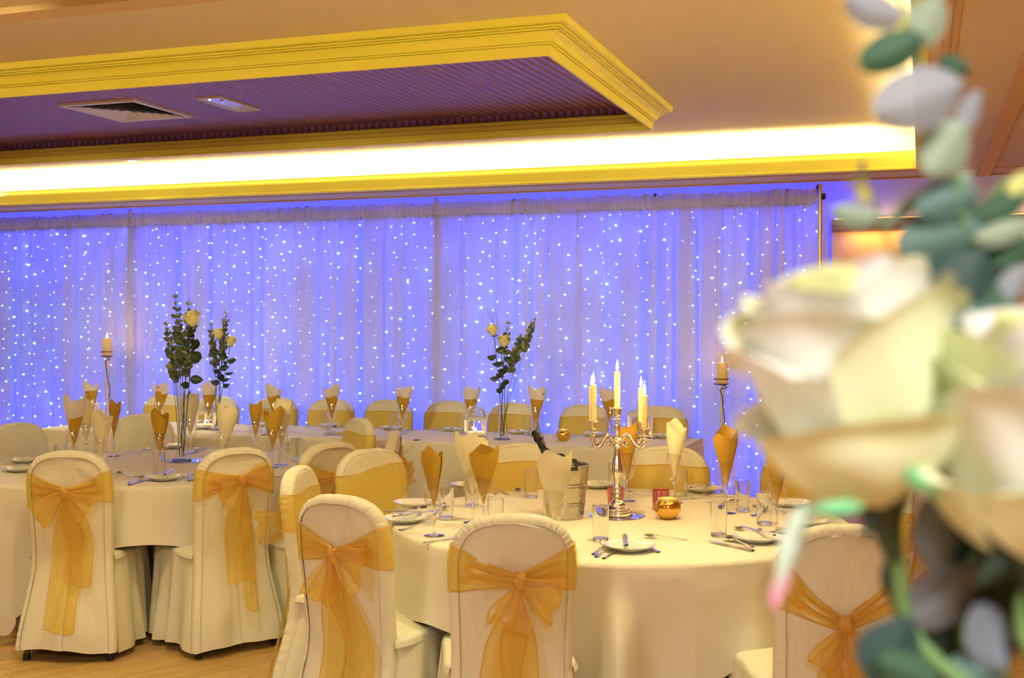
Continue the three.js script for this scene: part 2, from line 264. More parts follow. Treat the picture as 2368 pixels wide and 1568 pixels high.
// ---------- drape: uprights, rail, voile, fairy lights ----------
const CZ = -8.45, RAIL_Y = 2.41;
{
  const p = thing('drape_frame', 'metal pipe frame with uprights that carries the white voile backdrop', 'drape frame', [0, 0, 0]);
  for (const x of [-.665, -3.527, -6.32, -9.1]) { part('upright', new THREE.CylinderGeometry(.019, .019, 2.47, 16).translate(x, 1.235, CZ - .01), M.pole, p); part('foot_plate', box(.35, .012, .35, x, .006, CZ - .12), M.pole, p); }
  part('crossbar', new THREE.CylinderGeometry(.016, .016, 8.5, 12).rotateZ(PI / 2).translate(-4.88, RAIL_Y - .035, CZ - .012), M.pole, p);
  part('hook', tube([[-.69, 2.40, CZ], [-.685, 2.45, CZ], [-.665, 2.47, CZ]], .006, 8, 6), M.blackPlastic, p); part('clamp_knob', new THREE.SphereGeometry(.016, 10, 8).scale(1, 1.5, 1).translate(-.64, 2.38, CZ), M.blackPlastic, p);
}
{
  const bounds = [-.69, -1.62, -2.62, -3.53, -4.45, -5.4, -6.32, -7.3, -8.3, -9.1];
  const where = ['rightmost panel beside the bare metal upright', 'second panel from the bare right-hand upright', 'third panel from the right, right of the middle upright', 'panel just left of the middle upright', 'panel behind the paler pair of bouquet roses', 'panel behind the tallest left-hand bouquet', 'panel behind the left pillar candle', 'panel at the left behind the white chair', 'leftmost panel running out of the picture'];
  for (let k = 0; k < bounds.length - 1; k++) {
    const R = rng(100 + k * 7), xa = bounds[k + 1], xb = bounds[k], sec = [[xa - .02, 0]];
    let x = xa - .02;
    while (x < xb) {
      x += .006 + R() * R() * .10; sec.push([x, (R() - .5) * .02]);
      const w = .02 + R() * R() * .15, n = 1 + floor(R() * 3.0); let z = -.016;   // a gathered column: the cloth runs forth and back n times over width w
      for (let q = 0; q < n; q++) { const e = (R() - .5) * w * .25; sec.push([x + w + e, z += .008]); sec.push([x + w + e - .002, z += .006]); sec.push([x + e * .5, z += .008]); sec.push([x + e * .5 + .002, z += .006]); }
      x += w; sec.push([x, z + .004]);
    }
    const N = sec.length, cv = new THREE.SplineCurve(sec.map(([a, b]) => new THREE.Vector2(a, b))), nu = N * 4, pts = cv.getPoints(nu);
    const sd = 31 * k;
    const t = thing('voile_curtain', `white sheer voile backdrop, ${where[k]}`, 'curtain', [0, 0, 0]);
    part('sheer', grid(nu, 16, (u, v) => { const q = pts[Math.round(u * nu)], y = lerp(RAIL_Y - .075, .02, v); const gather = smooth(.18, 0, v); const d = vnoise(q.x * 7, v * 2.2, sd) * .03 * v + vnoise(q.x * 19, v * 3, sd + 1) * .008 * v; return [q.x + d, y, CZ + q.y * (1 - .5 * gather) + vnoise(q.x * 11, v * 2, sd + 2) * .012]; }, 1, 1), M.voile, t);
    // gathered rod pocket with a ruffled frill
    const nh = Math.round((xb - xa) * 170);
    part('gathered_header', grid(nh, 7, (u, v) => { const xx = lerp(xa - .005, xb + .005, u), yy = [.026, .012, -.006, -.02, -.045, -.062, -.074, -.092][Math.round(v * 7)]; const f = (hash2(Math.round(u * nh), 3, sd) - .5); const bul = [.004, .008, .018, .026, .026, .018, .010, .012][Math.round(v * 7)]; return [xx + f * .006, RAIL_Y + yy + (v < .1 ? f * .016 + vnoise(xx * 40, 0, sd) * .008 : v > .95 ? f * .05 : 0), CZ + bul + f * .022]; }), M.voileHeader, t);
    part('loose_gather', grid(nh, 2, (u, v) => { const xx = lerp(xa, xb, u), f = hash2(Math.round(u * nh), 5, sd) - .5; return [xx + f * .012, RAIL_Y - .07 - v * (.03 + .10 * abs(vnoise(xx * 9, 0, sd)) * (.5 + abs(f))), CZ + .010 + f * .02]; }), M.voile, t);
    if (k % 2 === 0 || k === 1) part('rail_clip', join([box(.03, .035, .02, xb - .28, RAIL_Y + .012, CZ - .01), box(.02, .04, .02, xb - .20, RAIL_Y + .012, CZ - .01)]), M.blackPlastic, t);
  }
  // fairy-light curtains hang just behind the voile
  const ico = new THREE.IcosahedronGeometry(.0066, 0), R = rng(77);
  const nets = [[-.62, -2.2, 'right end of the drape'], [-2.2, -3.8, 'middle of the drape'], [-3.8, -5.3, 'left of the middle upright'], [-5.3, -6.8, 'behind the tall left bouquet'], [-6.8, -8.6, 'left edge of the drape']];
  for (const [xb, xa, w] of nets) {
    const t = thing('fairy_light_curtain', `blue-white fairy light curtain behind the voile at the ${w}`.replace('at the left of', 'left of').replace('at the behind', 'behind'), 'fairy lights', [0, 0, 0]);
    part('top_cable', tube([[xb, 2.33, CZ - .045], [(xa + xb) / 2, 2.32, CZ - .045], [xa, 2.33, CZ - .045]], .003, 16, 5), M.wire, t);
    for (let x = xb - .03; x > xa; x -= .075 + R() * .085) {
      const p = [], bulbs = [], y0 = 2.26 + R() * .05; let y = y0;
      while (y > .35) { const xx = x + (R() - .5) * .09, zz = CZ - .034 - R() * .04, k = R() < .3 ? .45 : R() < .75 ? .8 : 1.25; p.push(V(x + (R() - .5) * .018, y, zz)); const b = ico.clone(); b.scale(k * (1 + .5 * R()), k * (.75 + .3 * R()), k); bulbs.push(b.translate(xx, y - .004, zz + .004)); y -= .062 + R() * .055; }
      const s = part('strand', tube(p, .0011, p.length * 2, 3), M.wire, t);
      part('light_bulbs', join(bulbs), M.bulb, s, 'stuff');
    }
  }
  // LED battens that wash the back wall blue
  for (const [y, n] of [[.06, 'on the floor'], [2.375, 'along the top']]) for (let k = 0; k < 4; k++) single('led_batten_light', new RoundedBoxGeometry(1.7, .07, .06, 2, .01), M.blackPlastic, `black LED wash batten ${n} behind the voile, number from the right: ${['four', 'three', 'two', 'one'][k]}`, 'stage light', [-7.1 + k * 1.83, y, y < 1 ? -8.60 : -8.62], 0, 'LED wash battens ' + n);
}
// ---------- covered banquet chairs (face +z, origin on the floor under the seat) ----------
const CH = { W: .19, top: .935, thick: .027, topZ: -.262 };
const halfW = (y) => (y < .47 ? lerp(.228, .184, smooth(.03, .47, y)) : lerp(.184, .192, smooth(.47, .78, y)));
const backZ = (y) => (y > .47 ? lerp(-.212, CH.topZ, (y - .47) / .465) : lerp(-.292, -.212, smooth(.0, .47, y)));
const ARC = .165, SH = CH.top - ARC;
function outline(n1, n2) { // right half from hem to top centre: [x, y]
  const a = [];
  for (let i = 0; i < n1; i++) { const y = lerp(.045, SH, i / n1); a.push([halfW(y), y]); }
  for (let i = 0; i <= n2; i++) { const t = i / n2 * PI / 2, e = 2 / 2.7; a.push([.192 * pow(max(0, cos(t)), e), SH + ARC * pow(sin(t), e)]); }
  return a;
}
const OUT = outline(22, 16), NO = OUT.length;
const inset = (d) => OUT.map(([x, y], i) => { const a = OUT[max(0, i - 1)], b = OUT[min(NO - 1, i + 1)]; let nx = b[1] - a[1], ny = -(b[0] - a[0]); const l = hypot(nx, ny) || 1; nx /= l; ny /= l; return i === NO - 1 ? [0, y - d] : [max(0, x - nx * d), y - ny * d]; });
function chairCover(root, seed, mats = M) {
  const nz = (x, y, s) => vnoise(x, y, seed + s);
  const rear = (x, y, u, amp = 1) => { const e = 1 - pow(abs(u), 4), lo = smooth(.55, .1, y); return backZ(y) - CH.thick - .004 * e + e * amp * (.008 * nz(x * 9, y * 7, 1) + .010 * nz(x * 6 + y * 7, y * 3 - x * 2, 2) + .006 * nz(x * 14 - y * 16, y * 5, 6)) + lo * e * .020 * nz(x * 9, y * 1.2, 3); };
  const front = (x, y, u) => { const e = 1 - pow(abs(u), 4); return backZ(y) + CH.thick + .006 * e + e * .004 * nz(x * 6, y * 5, 4); };
  const hem = (x, y) => (y < .2 ? (.2 - y) / .155 * .016 * nz(x * 8, 0, 5) : 0);
  const inB = inset(.027), inF = inset(.014);
  // rear panel in two overlapping flaps that meet in a slit below the bow
  const open = (y) => .004 + .012 * smooth(.66, .05, y);
  for (const s of [1, -1]) part('back_panel', grid(14, NO - 1, (u, v) => { const i = Math.round(v * (NO - 1)), [X, y] = inB[i], x0 = s > 0 ? -.006 : -.006 - open(y) * .3, x = s > 0 ? lerp(-.002, X, u) : lerp(min(X, .004), -X, u); const z = rear(x, y, X ? x / X : 0) - (s > 0 ? open(y) * .45 * (1 - u) * smooth(.75, .55, y) : 0); return [x, y + hem(x, y), z]; }, .4, 1, s < 0), mats.coverCloth, root);
  part('front_panel', grid(20, 18, (u, v) => { const k = lerp(NO - 1, 11, v), i = floor(k), f = k - i, a = inF[i], b = inF[min(NO - 1, i + 1)], X = lerp(a[0], b[0], f), y = lerp(a[1], b[1], f), x = lerp(-X, X, u); return [x, y, front(x, y, X ? x / X : 0)]; }, .4, .6), mats.coverCloth, root);
  // ruched band round the rim, from the rear seam over the edge to the front seam
  const full = 2 * NO - 2, at = (arr, k) => (k < NO ? [arr[k][0], arr[k][1]] : [-arr[full - k][0], arr[full - k][1]]);
  const nb = full * 4, bandPt = (k, t) => { const i = floor(k), f = k - i, g = (arr) => { const a = at(arr, i), b = at(arr, min(full, i + 1)); return [lerp(a[0], b[0], f), lerp(a[1], b[1], f)]; }; const o = g(OUT), b = g(inB), fr = g(inF); const y0 = o[1]; const ph = t * PI; // 0 rear seam, 1 front seam
    let p, z; if (t < .5) { const q = t * 2, e = sin(q * PI / 2); p = [lerp(b[0], o[0], e), lerp(b[1], o[1], e)]; z = backZ(p[1]) - CH.thick * (1 - pow(q, 2.2)) - .004 * (1 - q); } else { const q = (t - .5) * 2, e = 1 - cos(q * PI / 2); p = [lerp(o[0], fr[0], e), lerp(o[1], fr[1], e)]; z = backZ(p[1]) + CH.thick * sin(q * PI / 2); }
    const puck = .0018 * nz(k * 2.3, t * 2, 7) * sin(t * PI) + .0011 * sin(k * 5.1 + 3 * nz(k * .4, 0, 8)) * smooth(1, 0, t); return [p[0] * (1 + puck * 2), p[1] + puck + hem(p[0], p[1]), z - puck * .8]; };
  part('rim_band', grid(nb, 9, (u, v) => bandPt(u * full, v), 2.2, .08), mats.coverCloth, root);
  const seamPts = []; for (let k = 0; k <= full; k++) { const q = bandPt(k, .0); seamPts.push(V(q[0], q[1], q[2] - .0012)); }
  part('seam', tube(seamPts, .0011, full * 2, 4), mats.seam, root);
  const seamF = []; for (let k = 12; k <= full - 12; k++) { const q = bandPt(k, 1); seamF.push(V(q[0], q[1], q[2] + .0008)); }
  part('seam', tube(seamF, .0012, full * 2, 4), mats.seam, root);
  // seat and skirt
  const path = []; { const w = .205, zb = -.215, zf = .225, r = .07; path.push([w - .015, zb]); for (let i = 1; i < 7; i++) path.push([w, lerp(zb, zf - r, i / 7)]); for (let i = 0; i <= 6; i++) { const t = i / 6 * PI / 2; path.push([w - r + r * cos(t), zf - r + r * sin(t)]); } const m = path.slice(0).reverse().map(([a, b]) => [-a, b]); path.push([w - r - .05, zf], [.05, zf], [-.05, zf], [-(w - r - .05), zf], ...m); }
  const pc = new THREE.SplineCurve(path.map(([a, b]) => new THREE.Vector2(a, b))), ns = 150, pp = pc.getSpacedPoints(ns);
  part('skirt', grid(ns, 12, (u, v) => { const p = pp[Math.round(u * ns)], q = pp[min(ns, Math.round(u * ns) + 1)], q0 = pp[max(0, Math.round(u * ns) - 1)]; let nx = q.y - q0.y, ny = -(q.x - q0.x); const l = hypot(nx, ny) || 1; nx /= l; ny /= l; if (nx * p.x + ny * p.y < 0) { nx = -nx; ny = -ny; } const s = u * 1.35; const f = v * .03 + v * .016 * sin(s * 46 + 3 * nz(s * 4, 0, 9)) + v * .02 * nz(s * 9, v, 10); const y = lerp(.445, .035, v) + (v > .95 ? .012 * nz(s * 7, 2, 11) : 0); const k = smooth(-.06, -.21, p.y); return [lerp(p.x + nx * (f + .004), Math.sign(p.x) * (halfW(y) - .012 + f * .25), k), y, lerp(p.y + ny * (f + .004), backZ(y) + .014, k)]; }, 1.4, .42), mats.coverCloth, root);
  part('seat', grid(ns, 7, (u, v) => { const p = pp[Math.round(u * ns)], k = [0, .35, .65, .85, .95, .985, 1.0, 1.015][Math.round(v * 7)], y = [.478, .476, .472, .467, .463, .457, .450, .438][Math.round(v * 7)]; return [p.x * k, y + .003 * nz(p.x * k * 14, p.y * k * 14, 12) * (1 - v), p.y * k]; }, .8, .3), mats.coverCloth, root);
  part('seam', tube(pp.map((p) => V(p.x * 1.012, .4405, p.y * 1.012)), .0011, 150, 4), mats.seam, root);
  for (const [x, z] of [[.188, -.272], [-.188, -.272], [.17, .16], [-.17, .16]]) { const l = part('leg', tube([[x, .012, z], [x * .92, .2, z * .88], [x * .80, .42, z * .66]], .0125, 6, 10), M.chairLeg, root); part('rubber_foot', new THREE.CylinderGeometry(.0155, .0165, .026, 12).translate(x, .013, z), M.rubber, l); }
}
// contour round the chair back at height y: q 0 front centre .. 1 rear centre, side s
function around(q, y, s, off = .009) {
  const hw = y > SH ? .192 * pow(1 - pow(clamp((y - SH) / ARC), 2.7), 1 / 2.7) : halfW(max(y, .5)), w = hw - .034, r = CH.thick + .003, L = [w, PI * r, w], T = L[0] + L[1] + L[2]; let d = q * T; const c = backZ(y);
  if (d < L[0]) return [s * d, c + r + off + .007 * (1 - pow(d / L[0], 4))];
  d -= L[0]; if (d < L[1]) { const a = d / r; return [s * (w + (r + off) * sin(a) * 1.0), c + (r + off) * cos(a)]; }
  d -= L[1]; return [s * (w - d), c - r - off];
}
function sash(root, o) {
  const R = rng(o.seed), S = part('sash', new THREE.BufferGeometry(), M.organza, root);
  const kn = o.knot ?? [0, .755], kz = backZ(kn[1]) - CH.thick - .028;
  const bandEdge = (q, e) => { const k = smooth(.5, 1, q); const side = e > 0 ? lerp(.853, .845, smooth(0, .4, q)) : lerp(.62, .705, smooth(.05, .45, q)); return lerp(side, kn[1] + e * .018, pow(k, .9)); };
  const pt = (s, q, b) => { const yy = lerp(bandEdge(q, -1), bandEdge(q, 1), b) + s * .018 * (o.tilt ?? 0) * smooth(0, .3, q) * (1 - smooth(.5, 1, q)), [x, z] = around(q, yy, s), k = smooth(.62, 1, q); const fold = .006 * sin(b * 17 + o.seed + s) * smooth(.5, .75, q); return [lerp(x, kn[0] + s * .012, pow(k, 3)), yy, lerp(z, kz, k * k) + fold - .002]; };
  const halves = [];
  for (const s of [1, -1]) { halves.push(grid(44, 10, (u, v) => pt(s, u, v), .6, .15, s < 0)); if (o.bow) for (const w of [.3, .55, .8]) halves.push(grid(20, 3, (u, v) => { const q = lerp(.58 + .1 * w, 1, u), p = pt(s, q, clamp(w + (v - .5) * (.22 + .3 * u))); return [p[0], p[1], p[2] - .003 - .002 * w]; }, .2, .05, s < 0)); }
  S.geometry = join(halves);
  for (const e of [0, 1]) for (const s of [1, -1]) { const a = []; for (let i = 0; i <= 30; i++) a.push(V(...pt(s, i / 30, e))); part('hem', tube(a, .0014, 44, 4), M.organzaEdge, S); }
  if (!o.bow) return S;
  // knot
  part('knot', (() => { const g = new THREE.SphereGeometry(.026, 18, 14); const p = g.attributes.position; for (let i = 0; i < p.count; i++) { const x = p.getX(i), y = p.getY(i), z = p.getZ(i), n = 1 + .22 * vnoise(x * 90 + 4, y * 60, o.seed) + .12 * sin(atan2(y, x) * 7); p.setXYZ(i, x * n * .85, y * n * 1.1, z * n * .75); } g.computeVertexNormals(); return g.translate(kn[0], kn[1] - .004, kz - .004); })(), M.organzaDense, S);
  // loops
  for (const [ang, len, wid, puff] of o.loops) {
    const ca = cos(ang), sa = sin(ang), ph = R() * 6;
    const lp = (t, b) => { const rr = len * pow(sin(PI * t), .8), w = wid * (.16 + .84 * pow(sin(PI * min(t, 1 - t) * 1.6 > PI / 2 ? PI / 2 : PI * min(t, 1 - t) * 1.6), 1.1)), dz = puff * sin(2 * PI * t) * .5 - puff * .55 * sin(PI * t); const c = (b - .5) * w, ruf = .010 * sin(b * 11 + ph + t * 5) * sin(PI * t) + .006 * vnoise(b * 6, t * 8, o.seed); const flare = 1 + .25 * sin(PI * t) * (b - .5) * 2 * (t - .5); return [kn[0] + ca * rr * flare - sa * c + ruf * .4, kn[1] + sa * rr * flare + ca * c - .018 * sin(PI * t), kz - .012 + dz + ruf]; };
    part('bow_loop', grid(36, 10, lp, .4, .12), M.organza, S);
    for (const b of [0, 1]) { const a = []; for (let i = 0; i <= 24; i++) a.push(V(...lp(i / 24, b))); part('hem', tube(a, .0013, 30, 4), M.organzaEdge, S); }
  }
  // tails
  for (const [dx, len, wid, sway] of o.tails) {
    const ph = R() * 6;
    const tp = (v, b) => { const y = kn[1] - .01 - v * len, w = wid * (.2 + .8 * smooth(0, .35, v)), c = (b - .5) * w; const rz = backZ(max(.05, y)) - CH.thick - .018 - .022 * v; const f = .010 * sin(b * 9 + ph) * smooth(.0, .3, v) + .008 * vnoise(b * 5, v * 4, o.seed + 3); return [kn[0] + dx * smooth(0, .7, v) + sway * sin(v * 4 + ph) + c, y + (v > .99 ? .012 * sin(b * 4 + ph) : 0), lerp(kz - .006, rz, smooth(0, .35, v)) - abs(f)]; };
    part('tail', grid(10, 30, (u, v) => tp(v, u), .12, .5), M.organza, S);
    const a = []; for (let i = 0; i <= 20; i++) a.push(V(...tp(i / 20, 0))); for (let i = 1; i <= 5; i++) a.push(V(...tp(1, i / 5))); for (let i = 19; i >= 0; i--) a.push(V(...tp(i / 20, 1)));
    part('hem', tube(a, .0013, 70, 4), M.organzaEdge, S);
  }
  return S;
}
const T1 = [-1.10, -4.46], T2 = [-3.9, -5.32];
function chairAt(x, z, face, label, o = {}, group) { // o.twist: how far it is turned from facing the table squarely // x, z: the top of its back; face: point it faces
  const turn = atan2(face[0] - x, face[1] - z) + (o.twist ?? 0);
  const t = thing('banquet_chair', label, 'chair', [x - CH.topZ * sin(turn), 0, z - CH.topZ * cos(turn)], turn, group);
  chairCover(t, o.seed ?? 1); if (o.sash) sash(t, o.sash); return t;
}
const bow = (seed, o = {}) => ({ seed, bow: true, loops: [[PI + .45, .13, .11, .05], [-.4, .12, .11, .05]], tails: [[-.05, .56, .11, .01], [.05, .45, .10, .012]], ...o });
// near left table
chairAt(-3.6066, -4.3777, T2, 'white covered chair back with a drooping gold bow, nearest the left edge of the picture', { seed: 11, sash: bow(11, { knot: [-.0, .752], loops: [[PI + .55, .13, .10, .04], [-.62, .145, .12, .05]], tails: [[-.06, .40, .12, .008], [.01, .60, .135, .006]] }) });
chairAt(-2.9699, -4.7351, T2, 'white covered chair back with an upright gold bow, second from the left in front', { seed: 12, sash: bow(12, { knot: [-.01, .790], loops: [[PI - .25, .125, .12, .05], [-.25, .13, .14, .06]], tails: [[-.045, .58, .06, .01], [.0, .46, .13, .010]] }) });
chairAt(-2.68, -5.1104, T2, 'white covered chair at the right of the left table, small gold bow turned half away', { seed: 13, twist: -.2, sash: bow(13, { knot: [.0, .77] }) });
chairAt(-2.6442, -5.761, T2, 'crumpled white covered chair seen edge-on in front of the long table', { seed: 14, sash: bow(14, { knot: [0, .77] }) });
chairAt(-3.2045, -6.4953, T2, 'white covered chair with a plain gold band, its rounded top overlapping the long table', { seed: 15, twist: -.17, sash: bow(15) });
chairAt(-4.6442, -6.3302, T2, 'white covered chair without a sash at the far side of the left table', { seed: 16 });
chairAt(-4.9219, -5.5355, T2, 'white covered chair without a sash at the left edge of the picture', { seed: 17 });
chairAt(-4.98, -4.62, T2, 'white covered chair cut by the left picture edge, only its skirted seat in view', { seed: 18 });
// near right table
chairAt(-2.3475, -4.1938, T1, 'white covered chair seen side-on with a gold bow behind, between the two round tables', { seed: 19, sash: bow(19, { knot: [0, .745], loops: [[PI + .2, .13, .12, .09], [-.35, .13, .12, .08]], tails: [[-.03, .72, .14, .01], [.04, .60, .12, .012]] }) });
chairAt(-2.3723, -4.9007, T1, 'white covered chair front with a broad gold band, left of the nearer round table', { seed: 20, twist: -.15, sash: bow(20, { knot: [0, .74], tilt: 1 }) });
chairAt(-1.8184, -3.537, T1, 'white covered chair leaning over a big gold bow, left of the middle front chair', { seed: 21, twist: .43, sash: bow(21, { knot: [.0, .745], loops: [[PI + .1, .145, .14, .06], [-1.25, .14, .11, .05]], tails: [[-.09, .52, .12, .012], [.02, .70, .12, .01]] }) });
chairAt(-1.1528, -3.3559, T1, 'nearest white covered chair, square on with a crumpled gold bow, front and centre', { seed: 22, twist: .45, sash: bow(22, { knot: [-.02, .742], loops: [[PI + .45, .12, .12, .05], [-1.25, .125, .12, .045]], tails: [[.0, .60, .11, .008], [.075, .56, .12, .012]] }) });
chairAt(-0.2093, -3.4774, T1, 'white covered chair pulled out at the right, low gold bow under its slit back', { seed: 23, twist: -.34, sash: bow(23, { knot: [.0, .655], loops: [[PI + 1.15, .13, .13, .04], [-1.05, .12, .11, .04]], tails: [[-.03, .42, .14, .01], [.06, .46, .10, .01]] }) });
chairAt(-1.1096, -5.4577, T1, 'white covered chair with a gold band beyond the candelabra, to its right', { seed: 24, sash: bow(24) });
chairAt(-1.8222, -5.3617, T1, 'white covered chair with a gold band behind the champagne bottle', { seed: 25, sash: bow(25) });
chairAt(-0.5152, -5.481, T1, 'white covered chair with a gold band mostly hidden below the large rose', { seed: 26, sash: bow(26) });
chairAt(-0.0552, -4.5127, T1, 'white covered chair seen side-on at the right of the nearer round table', { seed: 27, sash: bow(27) });
// chairs and cloth of a further table glimpsed at the right
chairAt(.62, -5.75, [1.6, -6.6], 'white covered chair with an orange bow glimpsed between the foreground stems', { seed: 28, sash: bow(28) });
chairAt(1.42, -5.62, [1.2, -6.6], 'white covered chair of the far right table, mostly behind the foreground leaves', { seed: 29, sash: bow(29) });
// chairs behind the long table
{
  const px = [[-5.753, -8.14], [-5.26, -8.14], [-4.737, -8.14], [-4.232, -8.10], [-3.773, -8.16], [-3.29, -8.18], [-2.783, -8.14], [-2.258, -8.11], [-1.705, -8.14]];
  const say = ['behind the tall left bouquet', 'behind the shorter left bouquet', 'behind the left table\'s wide brown cone', 'straight behind the flat round mirror', 'behind the crumpled edge-on chair', 'behind the right-hand domed lantern', 'behind the right-hand rose vase', 'behind the gold votive', 'right of the hoop-handled lantern'];
  let proto;
  px.forEach(([x, z], i) => {
    const label = 'gold-banded white chair at the long table, ' + say[i];
    if (!proto) { proto = chairAt(x, z, [x, 0], label, { seed: 40, sash: { seed: 40 } }); proto.userData.group = 'chairs behind the long table'; }
    else copy(proto, label, [x, 0, z - CH.topZ], (hash2(i, 2, 9) - .5) * .14, 'chairs behind the long table');
  });
}
// ---------- tables ----------
function roundCloth(R, half, rot, y, seed) {
  const nt = 300, prof = []; for (const k of [0, .3, .55, .75, .88, .95, .985]) prof.push([k, 0, 0]);
  for (let i = 1; i <= 5; i++) { const a = i / 5 * PI / 2; prof.push([1, sin(a) * .016 - .016, -(1 - cos(a)) * .016]); }
  const nd = 20; for (let i = 1; i <= nd; i++) prof.push([1, i / nd, 9]);
  const th = (u) => u * 2 * PI;
  return grid(nt, prof.length - 1, (u, v) => {
    const t = th(u), q = prof[Math.round(v * (prof.length - 1))], c = max(abs(cos(t - rot)), abs(sin(t - rot))), L = half / c - R, a = clamp((L - (half - R)) / .38);
    if (q[2] !== 9) { const r = q[0] < 1 ? R * q[0] : R + q[1]; return [r * cos(t), y + q[2] + (q[0] < .9 ? .0012 * vnoise(r * cos(t) * 7, r * sin(t) * 7, seed) : 0), r * sin(t)]; }
    const s = q[1] * (L - .016), d = t - rot - PI / 4, dc = ((d % (PI / 2)) + PI / 2) % (PI / 2), e = dc > PI / 4 ? dc - PI / 2 : dc;
    const fold = a * (.9 * (1 - 2 * pow(abs(sin(e * 6.5 + .4 * vnoise(t * 2, 1, seed))), .75)) * (.5 + .5 * cos(e * 4)) + .45 * (1 - 2 * pow(abs(sin(e * 12 + seed)), .8))) + (1 - a) * .16 * cos(t * 15 + 2 * vnoise(t * 3, 0, seed)) + .12 * vnoise(t * 9, s * 3, seed + 2);
    const r = R + .002 + s * (.07 + .26 * fold * smooth(0, .25, s) - .05 * a) + .004 * vnoise(t * 6, s * 12, seed + 1);
    return [r * cos(t), max(.012, y - .016 - s * (1 - .02 * a)), r * sin(t)];
  }, 2 * PI * .9, 2);
}
const TY = .75;
{
  for (const [c, rot, sd, label] of [[T1, 30 * PI / 180, 3, 'white linen tablecloth on the nearer round table with the candelabra'], [T2, 54 * PI / 180, 4, 'white linen tablecloth on the left round table with the tall trumpet vase']]) {
    const t = thing('round_table', sd === 3 ? 'round banquet table under the cloth that carries the candelabra' : 'round banquet table under the cloth that carries the tall left bouquet', 'table', [c[0], 0, c[1]]);
    part('tabletop', new THREE.CylinderGeometry(.868, .868, .03, 64).translate(0, TY - .020, 0), M.timber, t);
    part('pedestal', lathe([[.30, 0], [.30, .02], [.06, .05], [.045, .3], [.06, .70], [.2, .715]], 24), M.chairLeg, t);
    single('tablecloth', roundCloth(.872, 1.135, rot, TY, sd), M.tableCloth, label, 'tablecloth', [c[0], 0, c[1]]);
  }
}
{ // the long table with overlaid cloths
  const x0 = -6.0, x1 = -1.36, z0 = -6.99, z1 = -7.80, y = TY;
  const t = thing('long_table', 'long banquet table under white cloths along the lit backdrop', 'table', [0, 0, 0]);
  for (let k = 0; k < 3; k++) { const a = x0 + .01 + k * 1.54; part('tabletop', boxTo(a, a + 1.53, y - .035, y - .006, z1 + .01, z0 - .01), M.timber, t); for (const dx of [.15, 1.38]) for (const z of [z1 + .1, z0 - .1]) part('leg', new THREE.CylinderGeometry(.016, .016, y - .035, 10).translate(a + dx, (y - .035) / 2, z), M.chairLeg, t); }
  const cross = (zf) => { const p = [[z1 - .004, .40], [z1 - .004, y - .02], [z1 + .006, y - .002], [z1 + .02, y]]; for (let i = 1; i < 8; i++) p.push([lerp(z1, z0, i / 8), y]); p.push([z0 - .02, y], [z0 - .006, y - .002], [z0 + .004, y - .014]); for (let i = 1; i <= 12; i++) p.push([z0 + .004, lerp(y - .014, zf, i / 12)]); return p; };
  const cr = cross(.03);
  const cl = thing('tablecloth', 'white floor-length cloths draped over the long table before the backdrop', 'tablecloth', [0, 0, 0]);
  part('main_cloth', grid(220, cr.length - 1, (u, v) => { const [z, yy] = cr[Math.round(v * (cr.length - 1))], x = lerp(x0, x1, u), drop = y - yy; return [x, yy, z + (z > z0 ? drop * (.05 + .045 * sin(x * 17 + 2 * vnoise(x * 2, 0, 5)) + .03 * vnoise(x * 11, yy * 2, 6)) : 0)]; }, 4.6, 2), M.tableCloth, cl);
  part('end_drop', grid(16, 12, (u, v) => { const z = lerp(z0 + .004, z1 - .004, u), yy = lerp(y - .001, .05, v); return [x1 + .004 + (y - yy) * (.04 + .03 * sin(z * 16)), yy, z]; }, .8, .7), M.tableCloth, cl);
  part('end_drop', grid(16, 12, (u, v) => { const z = lerp(z0 + .004, z1 - .004, u), yy = lerp(y - .001, .05, v); return [x0 - .004 - (y - yy) * (.04 + .03 * sin(z * 16)), yy, z]; }, .8, .7), M.tableCloth, cl);
  // square overlay cloths, each hanging in a point at the front
  for (const [a, b, m, d] of [[-5.2, -4.02, -4.63, .44], [-4.22, -3.06, -3.62, .46], [-3.1, -1.9, -2.5, .46]]) part('overlay', grid(20, 16, (u, v) => { const x = lerp(a, b, u), tri = 1 - abs((x - m) / (x < m ? m - a : b - m)), L = .012 + tri * d, s = v * (L + .1); if (s < .1) return [x, y + .0022, z0 - .1 + s]; const q = s - .1, dr = q; return [x, y + .001 - q, z0 + .0085 + dr * (.055 + .045 * sin(x * 17 + 2 * vnoise(x * 2, 0, 5)))]; }, 1, .6), M.tableCloth, cl);
}
{ // further round table at the right
  const t = single('tablecloth', roundCloth(.80, 1.06, 12 * PI / 180, TY, 8), std(.82, .70, .66, .8, { bumpMap: clothBump, bumpScale: .003 }), 'pale pink-tinged tablecloth of the far round table behind the right-hand chairs', 'tablecloth', [.55, 0, -6.65]);
}
